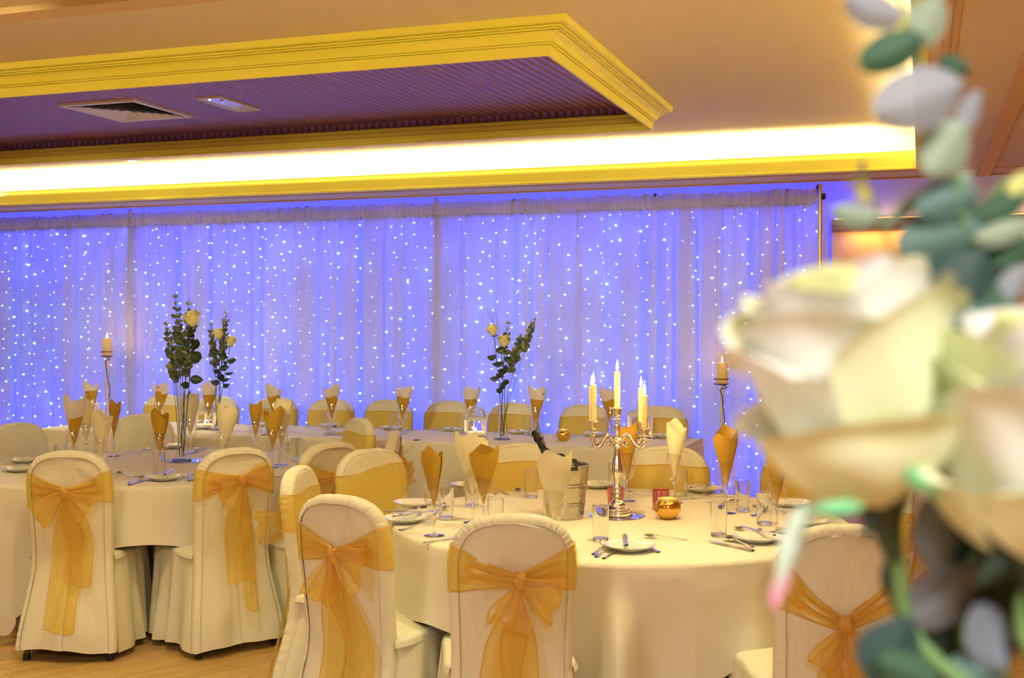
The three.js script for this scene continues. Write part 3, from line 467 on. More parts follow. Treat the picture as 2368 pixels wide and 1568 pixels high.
// ---------- glasses and paper cones ----------
const bowlPts = spline([[.004, .088], [.016, .094], [.030, .112], [.0365, .138], [.0355, .165], [.0315, .190], [.029, .207]], 22);
const bowlG = lathe(bowlPts, 40), bowlIn = lathe(bowlPts.map(([r, y], i) => [max(0, r - .0013), y + (i ? 0 : .0015)]), 40), rimG = new THREE.TorusGeometry(.0285, .0008, 6, 40).rotateX(PI / 2).translate(0, .207, 0);
const stemG = lathe(spline([[0, .0003], [.034, .0005], [.036, .0015], [.030, .003], [.012, .006], [.005, .011], [.0036, .03], [.0036, .06], [.0045, .080], [.009, .088], [0, .0895]], 40), 32);
let glassProto;
function wineGlass(x, z, label, group) {
  if (glassProto) return copy(glassProto, label, [x, TY + .001, z], 0, group);
  const t = glassProto = thing('wine_glass', label, 'wine glass', [x, TY + .001, z], 0, group);
  part('bowl', join([bowlG, bowlIn]), M.bowlGlass, t); part('rim', rimG, M.solidGlass, t); part('stem', stemG, M.solidGlass, t); return t;
}
let tumProto;
function tumbler(x, z, label, group, s = 1) {
  if (tumProto) { const c = copy(tumProto, label, [x, TY + .001, z], 0, group); c.scale.setScalar(s); return c; }
  const t = tumProto = thing('highball_glass', label, 'drinking glass', [x, TY + .001, z], 0, group); t.scale.setScalar(s);
  part('wall', lathe([[.0272, .0132], [.0285, .05], [.0292, .122], [.0272, .122], [.0265, .05], [.0252, .0132], [.0272, .0132]], 36), M.wallGlass, t);
  part('rim', new THREE.TorusGeometry(.0285, .0009, 6, 40).rotateX(PI / 2).translate(0, .122, 0), M.solidGlass, t);
  part('base', lathe([[0, 0], [.025, 0], [.0272, .003], [.0274, .012], [.025, .0125], [0, .0110]], 36), M.solidGlass, t); return t;
}
// rolled sheet of paper: cone with pointed, overlapping corners
function coneGeo(len, half, seed, turns, low, grow = 1, flare = 0) {
  const R = rng(seed), a0 = R() * 6.28, pk = [.10 + R() * .05, .37 + R() * .06, .63 + R() * .06, .90];
  return grid(72, 14, (u, v) => {
    const d = min(...pk.map((p) => abs(u - p))), rho = len * (1 - (1 - low) * min(1, d / .13)), s = rho * (1 + .07 * cos(u * turns * 2 * PI + seed)) * lerp(.02, 1, v), th = a0 + u * turns * 2 * PI;
    const q = s / len, sat = q < .7 ? q : .7 + (q - .7) * lerp(.75, .2, clamp((q - .7) / .3)), r = len * sat * Math.tan(half) * 1.22 * (1 + flare * smooth(.62, 1, q)) * (1 + .07 * u + .05 * vnoise(u * 5, 1, seed)) * grow;
    return [r * cos(th), s, r * sin(th) * .84];
  }, .25, len);
}
function napkin(x, z, o) { // o: kind, len, half, lean [x,z], seed, label
  const t = thing('napkin_cone', o.label, 'paper napkin', [x, TY + .094, z], o.turn ?? 0, o.group);
  const lean = o.lean ?? [0, 0]; t.rotation.set(lean[1], o.turn ?? 0, -lean[0]);
  const len = o.len ?? .20, half = o.half ?? .2;
  if (o.kind === 'lined') { part('outer_sheet', coneGeo(len * .82, half, o.seed, 1.2, .86), M.kraft, t); part('lining', coneGeo(len, half, o.seed + 3, 1.2, .84, .93, .16), M.lining, t); }
  else if (o.kind === 'kraft') part('outer_sheet', coneGeo(len, half, o.seed, 1.3, .86), M.kraft, t);
  else part('outer_sheet', coneGeo(len, half, o.seed, 1.3, .87), M.paper, t);
  return t;
}
function setGlass(x, z, gl, o) { wineGlass(x, z, gl); napkin(x, z, o); }
// nearer round table
setGlass(-1.6301, -3.8869, 'wine glass holding the leftmost brown cone on the nearer round table', { kind: 'kraft', len: .215, half: .185, lean: [-.05, 0], seed: 3, label: 'brown paper cone, leftmost on the nearer round table' });
setGlass(-1.5019, -4.0434, 'wine glass holding the wide brown cone behind the middle front chair', { kind: 'kraft', len: .215, half: .25, lean: [.02, 0], seed: 8, label: 'wide brown paper cone behind the middle front chair' });
setGlass(-1.5981, -4.1899, 'wine glass half hidden behind the wide brown cone', { kind: 'paper', len: .245, half: .26, lean: [-.02, .0], seed: 12, label: 'cream paper cone half hidden behind the wide brown cone' });
setGlass(-1.1565, -3.7837, 'wine glass holding the large cream cone before the metal bucket', { kind: 'paper', len: .235, half: .255, lean: [-.0, 0], seed: 21, label: 'large cream paper cone in front of the metal champagne bucket' });
setGlass(-1.1773, -4.9168, 'wine glass holding the brown cone right behind the candelabra', { kind: 'kraft', len: .235, half: .2, lean: [-.0, 0], seed: 30, label: 'brown paper cone right behind the silver candelabra' });
setGlass(-0.9804, -4.9328, 'wine glass holding the narrow cream cone right of the candelabra', { kind: 'paper', len: .245, half: .175, lean: [.06, 0], seed: 37, label: 'narrow cream paper cone right of the candelabra' });
setGlass(-0.7284, -4.729, 'wine glass holding the brown cone below the right pillar candle', { kind: 'kraft', len: .245, half: .2, lean: [-.03, 0], seed: 44, label: 'brown paper cone below the right-hand pillar candle' });
setGlass(-0.487, -4.336, 'wine glass holding the brown cone partly under the large rose', { kind: 'kraft', len: .22, half: .18, lean: [0, 0], seed: 51, label: 'brown paper cone partly hidden under the large rose' });
// left round table
setGlass(-4.1737, -5.1053, 'wine glass holding the brown cone with a white filling on the left table', { kind: 'lined', len: .285, half: .20, lean: [.05, 0], seed: 60, label: 'brown paper cone filled with white paper, leftmost on the left table' });
setGlass(-4.3455, -5.4217, 'wine glass farthest left behind the other left table glasses', { kind: 'paper', len: .235, half: .2, lean: [-.0, 0], seed: 66, label: 'cream paper cone tucked between two brown cones on the left table' });
setGlass(-3.7252, -4.7502, 'wine glass holding the broad cream cone behind the first chair on the left', { kind: 'paper', len: .24, half: .215, lean: [.04, 0], seed: 71, label: 'broad cream paper cone just above the first chair on the left' });
setGlass(-4.3277, -5.6322, 'wine glass holding the brown cone below the left pillar candle', { kind: 'kraft', len: .225, half: .16, lean: [.05, 0], seed: 77, label: 'slim brown paper cone below the left pillar candle' });
setGlass(-3.596, -5.0392, 'wine glass holding the brown cone left of the tall trumpet vase', { kind: 'kraft', len: .225, half: .2, lean: [0, 0], seed: 83, label: 'brown paper cone directly left of the tall trumpet vase' });
setGlass(-4.0206, -5.93, 'wine glass holding the cream cone just behind the tall trumpet vase', { kind: 'paper', len: .25, half: .24, lean: [-.05, 0], seed: 88, label: 'cream paper cone just behind the tall trumpet vase' });
setGlass(-3.3306, -5.1855, 'wine glass holding the leaning cream cone above the second chair', { kind: 'paper', len: .25, half: .22, lean: [.16, 0], seed: 94, label: 'leaning cream paper cone above the second chair from the left' });
setGlass(-3.5908, -5.9329, 'wine glass holding the slim brown cone at the far right of the left table', { kind: 'kraft', len: .21, half: .18, lean: [0, 0], seed: 101, label: 'slim brown paper cone second from the right on the left table' });
setGlass(-3.2036, -5.4591, 'wine glass holding the wide brown cone at the right of the left table', { kind: 'kraft', len: .22, half: .24, lean: [.03, 0], seed: 107, label: 'wide brown paper cone with a cream cone behind it on the left table' });
setGlass(-3.2292, -5.5923, 'wine glass hidden behind the wide brown cone at the right of the left table', { kind: 'paper', len: .25, half: .2, lean: [.06, 0], seed: 113, label: 'cream paper cone rising behind the wide brown cone on the left table' });
// long table
[[-5.7647, -7.2611, -.06], [-5.188, -7.2669, .08], [-4.7951, -7.2903, .05], [-4.2823, -7.322, -.02], [-3.8519, -7.3646, -.02], [-3.3507, -7.434, .05], [-2.8777, -7.4961, .02], [-2.4321, -7.5512, .06], [-1.9374, -7.6254, -.08]].forEach(([x, z, lean], i) => {
  const by = ['above the white lantern at the far left', 'left of the tall bouquet', 'beside the shorter pair of roses', 'right of the shorter pair of roses', 'above the flat round mirror', 'right of the flat round mirror', 'above the domed white lantern', 'right of the right-hand rose vase', 'behind the candelabra candles'][i];
  setGlass(x, z, 'wine glass holding a white-lined cone ' + by, { kind: 'lined', len: .235, half: .245, lean: [lean, 0], seed: 200 + i * 7, label: 'white-lined brown paper cone ' + by });
});
// tumblers
for (const [x, z, l] of [
  [-1.724, -4.231, 'clear tumbler beside the leftmost brown cone of the nearer table'], [-1.7397, -4.5463, 'clear tumbler below the cream cone hidden by the wide brown cone'], [-1.4451, -4.0155, 'clear tumbler mostly hidden behind the middle front chair'],
  [-1.5876, -4.8685, 'clear tumbler standing alone left of the metal bucket'], [-1.0464, -3.9809, 'clear tumbler in front of the candelabra base'], [-1.3113, -5.2335, 'clear tumbler behind the candelabra stem'], [-0.9743, -5.0528, 'clear tumbler beside the narrow cream cone'],
  [-0.6738, -4.198, 'nearest clear tumbler right of the gold votive'], [-0.6731, -4.7826, 'clear tumbler catching the blue fairy lights at the right'], [-0.5529, -4.4985, 'clear tumbler beside the cone under the large rose'],
  [-3.5671, -4.9951, 'clear tumbler left of the tall vase foot on the left table'], [-4.2376, -5.0833, 'clear tumbler at the far left of the left table'], [-3.1866, -5.5454, 'clear tumbler right of the second chair, the nearer of two'], [-3.2488, -5.7993, 'clear tumbler right of the second chair, the farther of two'],
  [-3.9623, -7.5041, 'clear tumbler on the long table above the round mirror'], [-3.4528, -7.5369, 'clear tumbler on the long table behind the crumpled chair'], [-2.9824, -7.5949, 'clear tumbler on the long table behind the domed lantern'], [-2.5131, -7.6217, 'clear tumbler on the long table behind the champagne bottle'], [-1.9719, -7.6453, 'clear tumbler on the long table left of the candelabra candles'], [-4.3166, -7.3102, 'clear tumbler on the long table behind the wide brown cone of the left table'],
]) tumbler(x, z, l);
// ---------- plates ----------
const plateG = lathe(spline([[0, .004], [.05, .0042], [.058, .007], [.075, .014], [.0855, .0195], [.0865, .0205], [.085, .0212], [.07, .0155], [.056, .0085], [.05, .0072], [0, .007]], 44), 56);
const plateRing = lathe([[.034, .004], [.036, 0], [.046, 0], [.048, .004]], 40);
function plate(x, z, label, s = 1) { const t = thing('side_plate', label, 'plate', [x, TY + .001, z]); t.scale.set(s, 1, s); part('dish', plateG, M.porcelain, t); part('foot_ring', plateRing, M.porcelain, t); return t; }
for (const [x, z, l] of [
  [-1.972, -4.4908, 'white side plate farther from us beside the leftmost brown cone'], [-1.8461, -4.1149, 'white side plate nearer to us beside the leftmost brown cone'], [-0.9114, -3.844, 'white side plate with a butter knife, nearest on the round table'], [-0.5309, -4.1411, 'white side plate with a blue-lit knife near the right-hand chair'],
  [-0.3956, -4.5527, 'white side plate right of the pale hanging petal'], [-0.9197, -5.2947, 'white side plate at the far right of the nearer table, knife across it'], [-1.4, -5.2784, 'white side plate at the far side behind the metal bucket'], [-1.9538, -5.0725, 'white side plate at the far left beyond the cream cone'], [-0.5037, -4.9964, 'white side plate half under the large rose'],
  [-3.4364, -4.8497, 'white side plate in front of the tall trumpet vase'], [-4.3292, -4.8976, 'nearer white side plate at the left end of the left table'], [-4.5921, -5.2282, 'farther white side plate at the left end of the left table'], [-4.2841, -6.1209, 'white side plate behind the tall vase on the left table'],
]) plate(x, z, l);
const longX = [[-4.0812, -7.7627], [-3.5614, -7.7152], [-3.1098, -7.7615], [-2.6092, -7.7234], [-2.0634, -7.7107], [-1.6027, -7.7406], [-4.5492, -7.6796], [-5.1479, -7.7576]];
const longSay = ['above the flat round mirror', 'behind the crumpled edge-on chair', 'left of the domed lantern', 'right of the right-hand rose vase', 'left of the large white lantern', 'right of the large white lantern', 'behind the wide brown cone', 'behind the left bouquets'];
{
  const petal = grid(5, 5, (u, v) => { const a = (u - .5) * 1.7, r = .006 + .016 * v; return [r * sin(a), .004 + .016 * v - .004 * v * v * 2, r * cos(a)]; });
  longX.forEach(([x, z], i) => {
    plate(x, z, 'white side plate on the long table ' + longSay[i], .95);
    const f = thing('paper_flower', 'small white paper flower on the side plate ' + longSay[i], 'paper flower', [x - .01, TY + .009, z]);
    for (let k = 0; k < 6; k++) { const m = part('petal', petal, M.lining, f); m.rotation.y = k * PI / 3; m.scale.setScalar(1.25); } for (let k = 0; k < 4; k++) { const m = part('petal', petal, M.lining, f); m.rotation.y = .4 + k * PI / 2; m.scale.set(.7, 1.5, .7); }
  });
}
// ---------- cutlery: along +x, handle first ----------
function bar(L, w, h, t, n = 26) { return grid(10, n, (u, v) => { const a = u * 2 * PI; return [v * L, h(v) + sin(a) * t(v), cos(a) * w(v)]; }, .01, .2); }
const shell = (len, wid, dep, x0, y0) => { const f = (o) => (u, v) => { const x = -1 + 2 * v, e = sqrt(max(0, 1 - x * x)), c = (u * 2 - 1); return [x0 + (x + 1) / 2 * len, y0 - dep * (1 - x * x) * (1 - c * c) + o, c * e * wid * (1 - .12 * x)]; }; return join([grid(12, 18, f(0)), grid(12, 18, f(-.0011))]); };
const CUT = {
  knife: [['handle', bar(.10, (v) => .0075 - .003 * v * v * v, (v) => .003, (v) => .0028 - .0004 * v)], ['blade', bar(.112, (v) => (v < .12 ? .0045 + .03 * v : .0088) * sqrt(max(.02, 1 - pow(v, 9))), (v) => .003, (v) => .0011).translate(.0985, 0, 0)]],
  fork: [['handle', bar(.128, (v) => .0078 - .0050 * smooth(0, .7, v), (v) => .002 + .009 * pow(v, 2.2), (v) => .0016)], ['head', join([bar(.03, (v) => lerp(.0028, .0115, smooth(0, .8, v)), (v) => .011 - .006 * v, () => .0013, 10).translate(.126, 0, 0), ...[-.0095, -.0032, .0032, .0095].map((z) => bar(.042, (v) => .0019 * (1 - .5 * v), (v) => .005 + .007 * v * v, () => .001, 8).translate(.153, 0, z))])]],
  spoon: [['handle', bar(.125, (v) => .0078 - .0052 * smooth(0, .7, v), (v) => .002 + .010 * pow(v, 2.0), () => .0016)], ['bowl', shell(.062, .0195, .0085, .1215, .012)]],
};
const cutProto = {};
function cutlery(kind, x0, z0, x1, z1, y, label, L) {
  let t; if (cutProto[kind]) t = copy(cutProto[kind], label, [0, 0, 0]); else { t = cutProto[kind] = thing('steel_' + kind, label, kind); for (const [n, g] of CUT[kind]) part(n, g, M.steel, t); }
  const mx = (x0 + x1) / 2, mz = (z0 + z1) / 2, a = atan2(-(z1 - z0), x1 - x0), len = kind === 'knife' ? .21 : kind === 'fork' ? .195 : .184, s = clamp(hypot(x1 - x0, z1 - z0) / len, .72, 1.02) * (L ?? 1);
  t.position.set(mx - cos(a) * len * s / 2, TY + .0025 + (y || 0), mz + sin(a) * len * s / 2); t.rotation.set(0, a, 0); t.scale.setScalar(s); return t;
}
for (const [k, a, b, c, d, y, l] of [
  ['knife', -2.0189, -4.2991, -1.8403, -4.3838, 0, 'knife lying before the farther left side plate'], ['fork', -1.9544, -4.5763, -1.8008, -4.4564, 0, 'fork tips behind the leftmost brown cone'], ['knife', -1.8788, -4.0846, -1.7721, -4.2601, .021, 'knife lying across the nearer left side plate'], ['spoon', -1.8721, -4.1287, -1.8292, -4.296, .0235, 'spoon resting on the nearer left side plate'],
  ['fork', -1.8006, -3.9033, -1.7121, -4.1628, 0, 'fork in front of the nearer left side plate'], ['knife', -1.5975, -3.7479, -1.5385, -3.8556, 0, 'knife end showing left of the middle front chair'], ['spoon', -1.8074, -4.2923, -1.8611, -4.5579, .0, 'spoon standing out behind the leftmost tumbler'],
  ['knife', -1.8123, -5.053, -1.7085, -4.9152, 0, 'knife at the far edge behind the wide brown cone'], ['spoon', -1.5817, -4.9171, -1.7329, -5.0507, 0, 'spoon at the far edge left of the lone tumbler'], ['fork', -1.7823, -4.9752, -1.7429, -4.7665, 0, 'fork behind the wide brown cone'],
  ['spoon', -1.0038, -3.6722, -1.0002, -3.9622, 0, 'soup spoon left of the nearest side plate'], ['fork', -0.9846, -3.6862, -0.9781, -3.869, 0, 'fork under the left rim of the nearest side plate'], ['knife', -0.9557, -3.6738, -0.9455, -3.8156, 0, 'knife handle left of the nearest side plate'], ['knife', -0.9102, -3.7962, -0.9667, -3.9996, .021, 'butter knife lying upright on the nearest side plate'],
  ['fork', -0.7833, -3.7859, -0.9418, -4.0433, .0, 'fork passing under the nearest side plate'], ['spoon', -0.7637, -4.087, -0.9227, -4.0945, 0, 'dessert spoon beyond the nearest side plate'],
  ['knife', -0.474, -4.1433, -0.6103, -4.2942, .021, 'blue-lit knife across the right-hand side plate'], ['spoon', -0.561, -4.2924, -0.6327, -4.363, 0, 'spoon behind the right-hand side plate'], ['fork', -0.5533, -4.4001, -0.5798, -4.2398, 0, 'fork behind the right-hand side plate'], ['knife', -0.5172, -3.9473, -0.6929, -4.0852, 0, 'knife left of the right-hand side plate'], ['spoon', -0.5093, -3.9738, -0.6655, -4.1651, .004, 'soup spoon lying over the knife left of the right-hand side plate'],
  ['knife', -0.3206, -4.6211, -0.4639, -4.6031, .021, 'knife across the plate right of the pale petal'], ['fork', -0.3704, -4.3674, -0.4793, -4.3772, 0, 'fork right of the pale petal'], ['knife', -0.3676, -4.4062, -0.474, -4.4274, 0, 'knife right of the pale petal'], ['knife', -0.4011, -4.8446, -0.5391, -4.8435, 0, 'knife below the large rose at the far right'], ['fork', -0.407, -4.797, -0.5381, -4.7745, 0, 'fork below the large rose at the far right'],
  ['knife', -0.9663, -5.2418, -0.8895, -5.4159, .021, 'knife across the far right side plate'], ['spoon', -0.7758, -5.1808, -0.8961, -5.1809, 0, 'spoon beside the far right side plate'], ['fork', -0.9273, -5.0608, -0.8113, -5.1686, 0, 'fork beside the far right side plate'], ['spoon', -0.8404, -4.9855, -0.7462, -5.0439, 0, 'spoon left of the right brown cone glass'], ['spoon', -0.6979, -4.9709, -0.6313, -4.8951, 0, 'spoon behind the blue-lit tumbler'],
  ['fork', -1.0991, -5.125, -1.2062, -5.1022, 0, 'fork behind the red votives'], ['knife', -1.2804, -5.2965, -1.2281, -5.1951, 0, 'knife end behind the candelabra'], ['spoon', -0.6266, -4.6656, -0.5723, -4.8794, 0, 'spoon seen through the tumbler under the large rose'],
  ['spoon', -3.6063, -4.8863, -3.8408, -4.9844, 0, 'spoon right of the first chair on the left table'], ['spoon', -3.4881, -4.6293, -3.5682, -4.8821, .004, 'soup spoon over a knife left of the front plate, left table'], ['knife', -3.4768, -4.6332, -3.5185, -4.8308, 0, 'knife under the soup spoon on the left table'], ['knife', -3.419, -4.8148, -3.5535, -5.1019, .021, 'knife on the front side plate of the left table'], ['fork', -3.267, -4.8177, -3.4677, -5.0401, 0, 'left fork beside the second chair'], ['fork', -3.2624, -4.8357, -3.4554, -5.0624, 0, 'right fork beside the second chair'], ['knife', -3.3792, -5.0348, -3.5019, -5.1382, 0, 'knife beside the second chair'],
  ['knife', -4.4035, -4.8652, -4.2871, -4.9053, 0, 'knife before the left end plates'], ['knife', -4.466, -4.9588, -4.3776, -5.0089, .021, 'knife on the nearer left end plate'], ['fork', -4.536, -5.0744, -4.4144, -5.0959, 0, 'fork between the left end plates'], ['fork', -4.3592, -5.7353, -4.2866, -5.809, 0, 'fork left of the tall vase, far side'], ['spoon', -4.2815, -5.762, -4.3649, -6.0362, 0, 'spoon left of the tall vase, far side'], ['spoon', -4.0713, -6.217, -4.0725, -6.0331, 0, 'spoon right of the tall vase, far side'], ['knife', -4.019, -5.9756, -4.0817, -6.1867, 0, 'knife right of the tall vase, far side'],
  ['knife', -2.9598, -5.1089, -2.9, -5.1295, 0, 'knife below the two tumblers of the left table'], ['fork', -3.0712, -5.3619, -3.0355, -5.4319, 0, 'fork below the two tumblers of the left table'],
]) cutlery(k, a, b, c, d, y, l);
longX.forEach(([x, z], i) => { for (const [k, dx, say] of [['fork', -.135, 'left of the plate'], ['knife', .13, 'right of the plate'], ['spoon', .165, 'outermost right of the plate']]) cutlery(k, x + dx, z - .1, x + dx + .03 * (hash2(i, 3, 1) - .5), z + .09, 0, `${k} ${say}, long table, ${longSay[i]}`, .95); });
// ---------- candles ----------
const flameG = lathe(spline([[0, 0], [.0042, .005], [.0058, .013], [.0042, .026], [.0016, .038], [0, .046]], 24), 16);
function candle(x, y, z, r, h, label, group, cat = 'candle') {
  const t = thing(cat === 'candle' ? 'taper_candle' : 'pillar_candle', label, 'candle', [x, y, z], 0, group);
  part('wax', lathe([[0, 0], [r, 0], [r, h - .003], [r - .002, h], [r * .6, h - .002], [0, h - .003]], 28), M.wax, t);
  part('wick', new THREE.CylinderGeometry(.0009, .0009, .012, 6).translate(0, h + .002, 0), M.wick, t);
  part('flame', flameG.clone().translate(0, h + .003, 0), M.flame, t);
  const l = new THREE.PointLight(new THREE.Color(1, .62, .25), .16, 0, 2); l.position.set(x, y + h + .018, z); l.shadow.radius = .5; l.castShadow = true; scene.add(l);
  return t;
}
// ---------- candelabra on its round mirror ----------
{
  const [cx, cz] = [-1.1233, -4.5253];
  const mir = thing('round_mirror', 'round blue-reflecting mirror plate under the silver candelabra', 'mirror plate', [cx, TY + .001, cz]);
  part('glass', lathe([[0, .004], [.108, .004], [.110, .002], [.110, 0], [0, 0]], 64), M.mirror, mir);
  const t = thing('candelabra', 'polished silver five-arm candelabra on a round mirror plate', 'candelabra', [cx, TY + .0052, cz]);
  part('base', lathe(spline([[0, 0], [.058, 0], [.060, .005], [.055, .010], [.057, .015], [.048, .021], [.050, .026], [.034, .036], [.030, .046], [.017, .058], [.013, .066]], 60), 48), M.silver, t);
  part('stem', lathe(spline([[.013, .064], [.018, .072], [.012, .082], [.018, .090], [.012, .100], [.017, .108], [.0115, .118], [.015, .130], [.0245, .165], [.021, .195], [.014, .235], [.0125, .262], [.018, .268], [.0135, .276], [.019, .284], [.020, .292], [.013, .300], [.009, .306], [.013, .335], [.012, .352], [.007, .360], [0, .362]], 130), 32), M.silver, t);
  const cup = lathe(spline([[0, 0], [.008, .002], [.010, .010], [.017, .014], [.0255, .0155], [.026, .017], [.012, .018], [.0125, .028], [.0165, .034], [.0185, .055], [.0205, .058], [.0205, .060], [.0165, .060], [.014, .035], [0, .035]], 60), 28);
  part('candle_cup', cup.clone().translate(0, .358, 0), M.silver, t);
  const rad = .122, ca = [.60, 2.45, 3.78, 5.66].map((a) => a + 19 * PI / 180), tops = [.298, .302, .312, .286];
  ca.forEach((a, i) => {
    const yy = tops[i], P = (r, y) => V(r * cos(a), y, -r * sin(a)), arm = part('arm', tube([P(.008, .288), P(.022, .292), P(.036, .308), P(.052, .311), P(.070, .292), P(.088, .272), P(.106, .268), P(.119, .280), P(rad, yy + .005)], .0062, 48, 10), M.silver, t);
    part('scroll', tube([P(.03, .296), P(.028, .278), P(.037, .268), P(.046, .273), P(.044, .283), P(.037, .282)], .0048, 24, 8), M.silver, arm);
    part('candle_cup', cup.clone().translate(rad * cos(a), yy, -rad * sin(a)), M.silver, arm);
    candle(cx + rad * cos(a), TY + .0052 + yy + .036, cz - rad * sin(a), .0112, [.158, .158, .166, .150][i] , ['cream taper candle at the right rear of the candelabra', 'cream taper candle at the left rear of the candelabra', 'cream taper candle at the left front of the candelabra', 'cream taper candle at the right front of the candelabra'][i]);
  });
  candle(cx, TY + .0052 + .358 + .036, cz, .0112, .166, 'cream taper candle highest in the middle of the candelabra');
}
// ---------- champagne bucket and bottle ----------
{
  const [x, z] = [-1.3051, -4.4186];
  const t = thing('ice_bucket', 'ribbed galvanised ice bucket holding a champagne bottle', 'bucket', [x, TY + .001, z], .3);
  const o = []; for (let i = 0; i <= 80; i++) { const k = i / 80, y = k * .205; let r = lerp(.072, .0945, k); for (const c of [.25, .30, .60, .65]) r += .0022 * Math.exp(-pow((k - c) / .012, 2)); o.push([r, y]); }
  part('body', lathe([[0, .004], [.070, .004], [.072, 0], ...o, [.0965, .207], [.0965, .209], [.093, .209], ...o.slice().reverse().map(([r, y]) => [r - .0022, max(.006, y)]), [0, .006]], 64), M.zinc, t);
  for (const s of [0, 1]) { const sh = new THREE.Shape(); sh.moveTo(-.026, 0); sh.lineTo(-.026, .03); sh.quadraticCurveTo(-.024, .044, -.012, .044); sh.lineTo(.012, .044); sh.quadraticCurveTo(.024, .044, .026, .03); sh.lineTo(.026, 0); const h = new THREE.Path(); h.moveTo(-.014, .012); h.lineTo(.014, .012); h.lineTo(.014, .03); h.lineTo(-.014, .03); sh.holes.push(h); const g = new THREE.ExtrudeGeometry(sh, { depth: .004, bevelEnabled: true, bevelSize: .001, bevelThickness: .001, bevelSegments: 1 }); g.rotateY(s ? PI : 0); g.translate(0, .193, s ? -.094 : .090); const m = part('lug_handle', g, M.blackIron, t); m.rotation.y = .25; }
  const b = thing('champagne_bottle', 'dark champagne bottle leaning in the metal ice bucket, black foil neck', 'bottle', [x + .036, TY + .045, z - .005]); b.rotation.z = .52; b.rotation.x = -.04; b.scale.setScalar(1.05);
  part('glass_body', lathe(spline([[0, 0], [.038, .002], [.040, .01], [.040, .14], [.038, .165], [.026, .20], [.0175, .225], [.016, .25]], 50), 36), M.bottle, b);
  part('foil_neck', lathe(spline([[.0165, .222], [.0155, .25], [.0150, .272], [.0185, .276], [.0185, .288], [.0165, .292], [.0170, .305], [.0150, .315], [.006, .318], [0, .318]], 40), 28), M.foil, b);
  part('foil_tab', box(.012, .002, .008, -.018, .268, .004), M.whiteMetal, b);
}
// ---------- votives ----------
function goldVotive(x, z, s, label) {
  const t = thing('gold_votive', label, 'candle holder', [x, TY + .001, z]); t.scale.setScalar(s);
  part('bowl', lathe(spline([[0, .002], [.022, .001], [.030, .004], [.047, .024], [.0515, .042], [.048, .060], [.040, .070], [.037, .074], [.036, .074], [.046, .058], [.049, .042], [.044, .025], [.028, .007], [0, .006]], 60), 44), M.gold, t);
  part('frosted_rim', lathe([[.037, .071], [.0405, .073], [.0405, .078], [.0375, .080], [.0355, .078], [.036, .072]], 44), M.goldRim, t);
  const c = part('tealight', new THREE.CylinderGeometry(.019, .019, .014, 20).translate(0, .016, 0), M.wax, t); part('flame', flameG.clone().scale(.8, .45, .8).translate(0, .024, 0), M.flame, c);
  const l = new THREE.PointLight(new THREE.Color(1, .6, .22), .05, 0, 2); l.position.set(x, TY + .033 * s, z); l.shadow.radius = .3; l.castShadow = true; scene.add(l);
}
goldVotive(-0.9215, -4.5181, 1.0, 'gold mercury-glass votive nearest on the round table, candle glowing');
goldVotive(-2.1734, -7.3282, .92, 'gold mercury-glass votive on the long table behind the bottle');
for (const [x, z, l] of [[-1.1817, -4.7384, 'rose-red glass votive half hidden behind the candelabra'], [-0.9933, -4.731, 'rose-red glass votive behind the gold votive']]) {
  const t = thing('red_votive', l, 'candle holder', [x, TY + .001, z]);
  part('cup', lathe([[0, .002], [.030, .0], [.033, .003], [.0352, .08], [.0345, .081], [.0325, .079], [.031, .008], [0, .006]], 36), M.rosePink, t);
  const c = part('tealight', new THREE.CylinderGeometry(.018, .018, .014, 20).translate(0, .015, 0), M.wax, t); part('flame', flameG.clone().scale(.8, .45, .8).translate(0, .023, 0), M.flame, c);
}
// mirrors under vases
single('round_mirror', lathe([[0, .004], [.098, .004], [.100, .002], [.100, 0], [0, 0]], 64), M.mirror, 'flat round mirror lying empty at the front of the long table', 'mirror plate', [-3.7671, -7.2906].reduce((a, v, i) => (a[i * 2] = v, a), [0, TY + .002, 0]));
single('square_mirror', new RoundedBoxGeometry(.19, .004, .19, 2, .001).translate(0, .002, 0), M.mirror, 'square mirror tile under the tall trumpet vase', 'mirror plate', [-3.8078, -5.563].reduce((a, v, i) => (a[i * 2] = v, a), [0, TY + .001, 0]), .3);
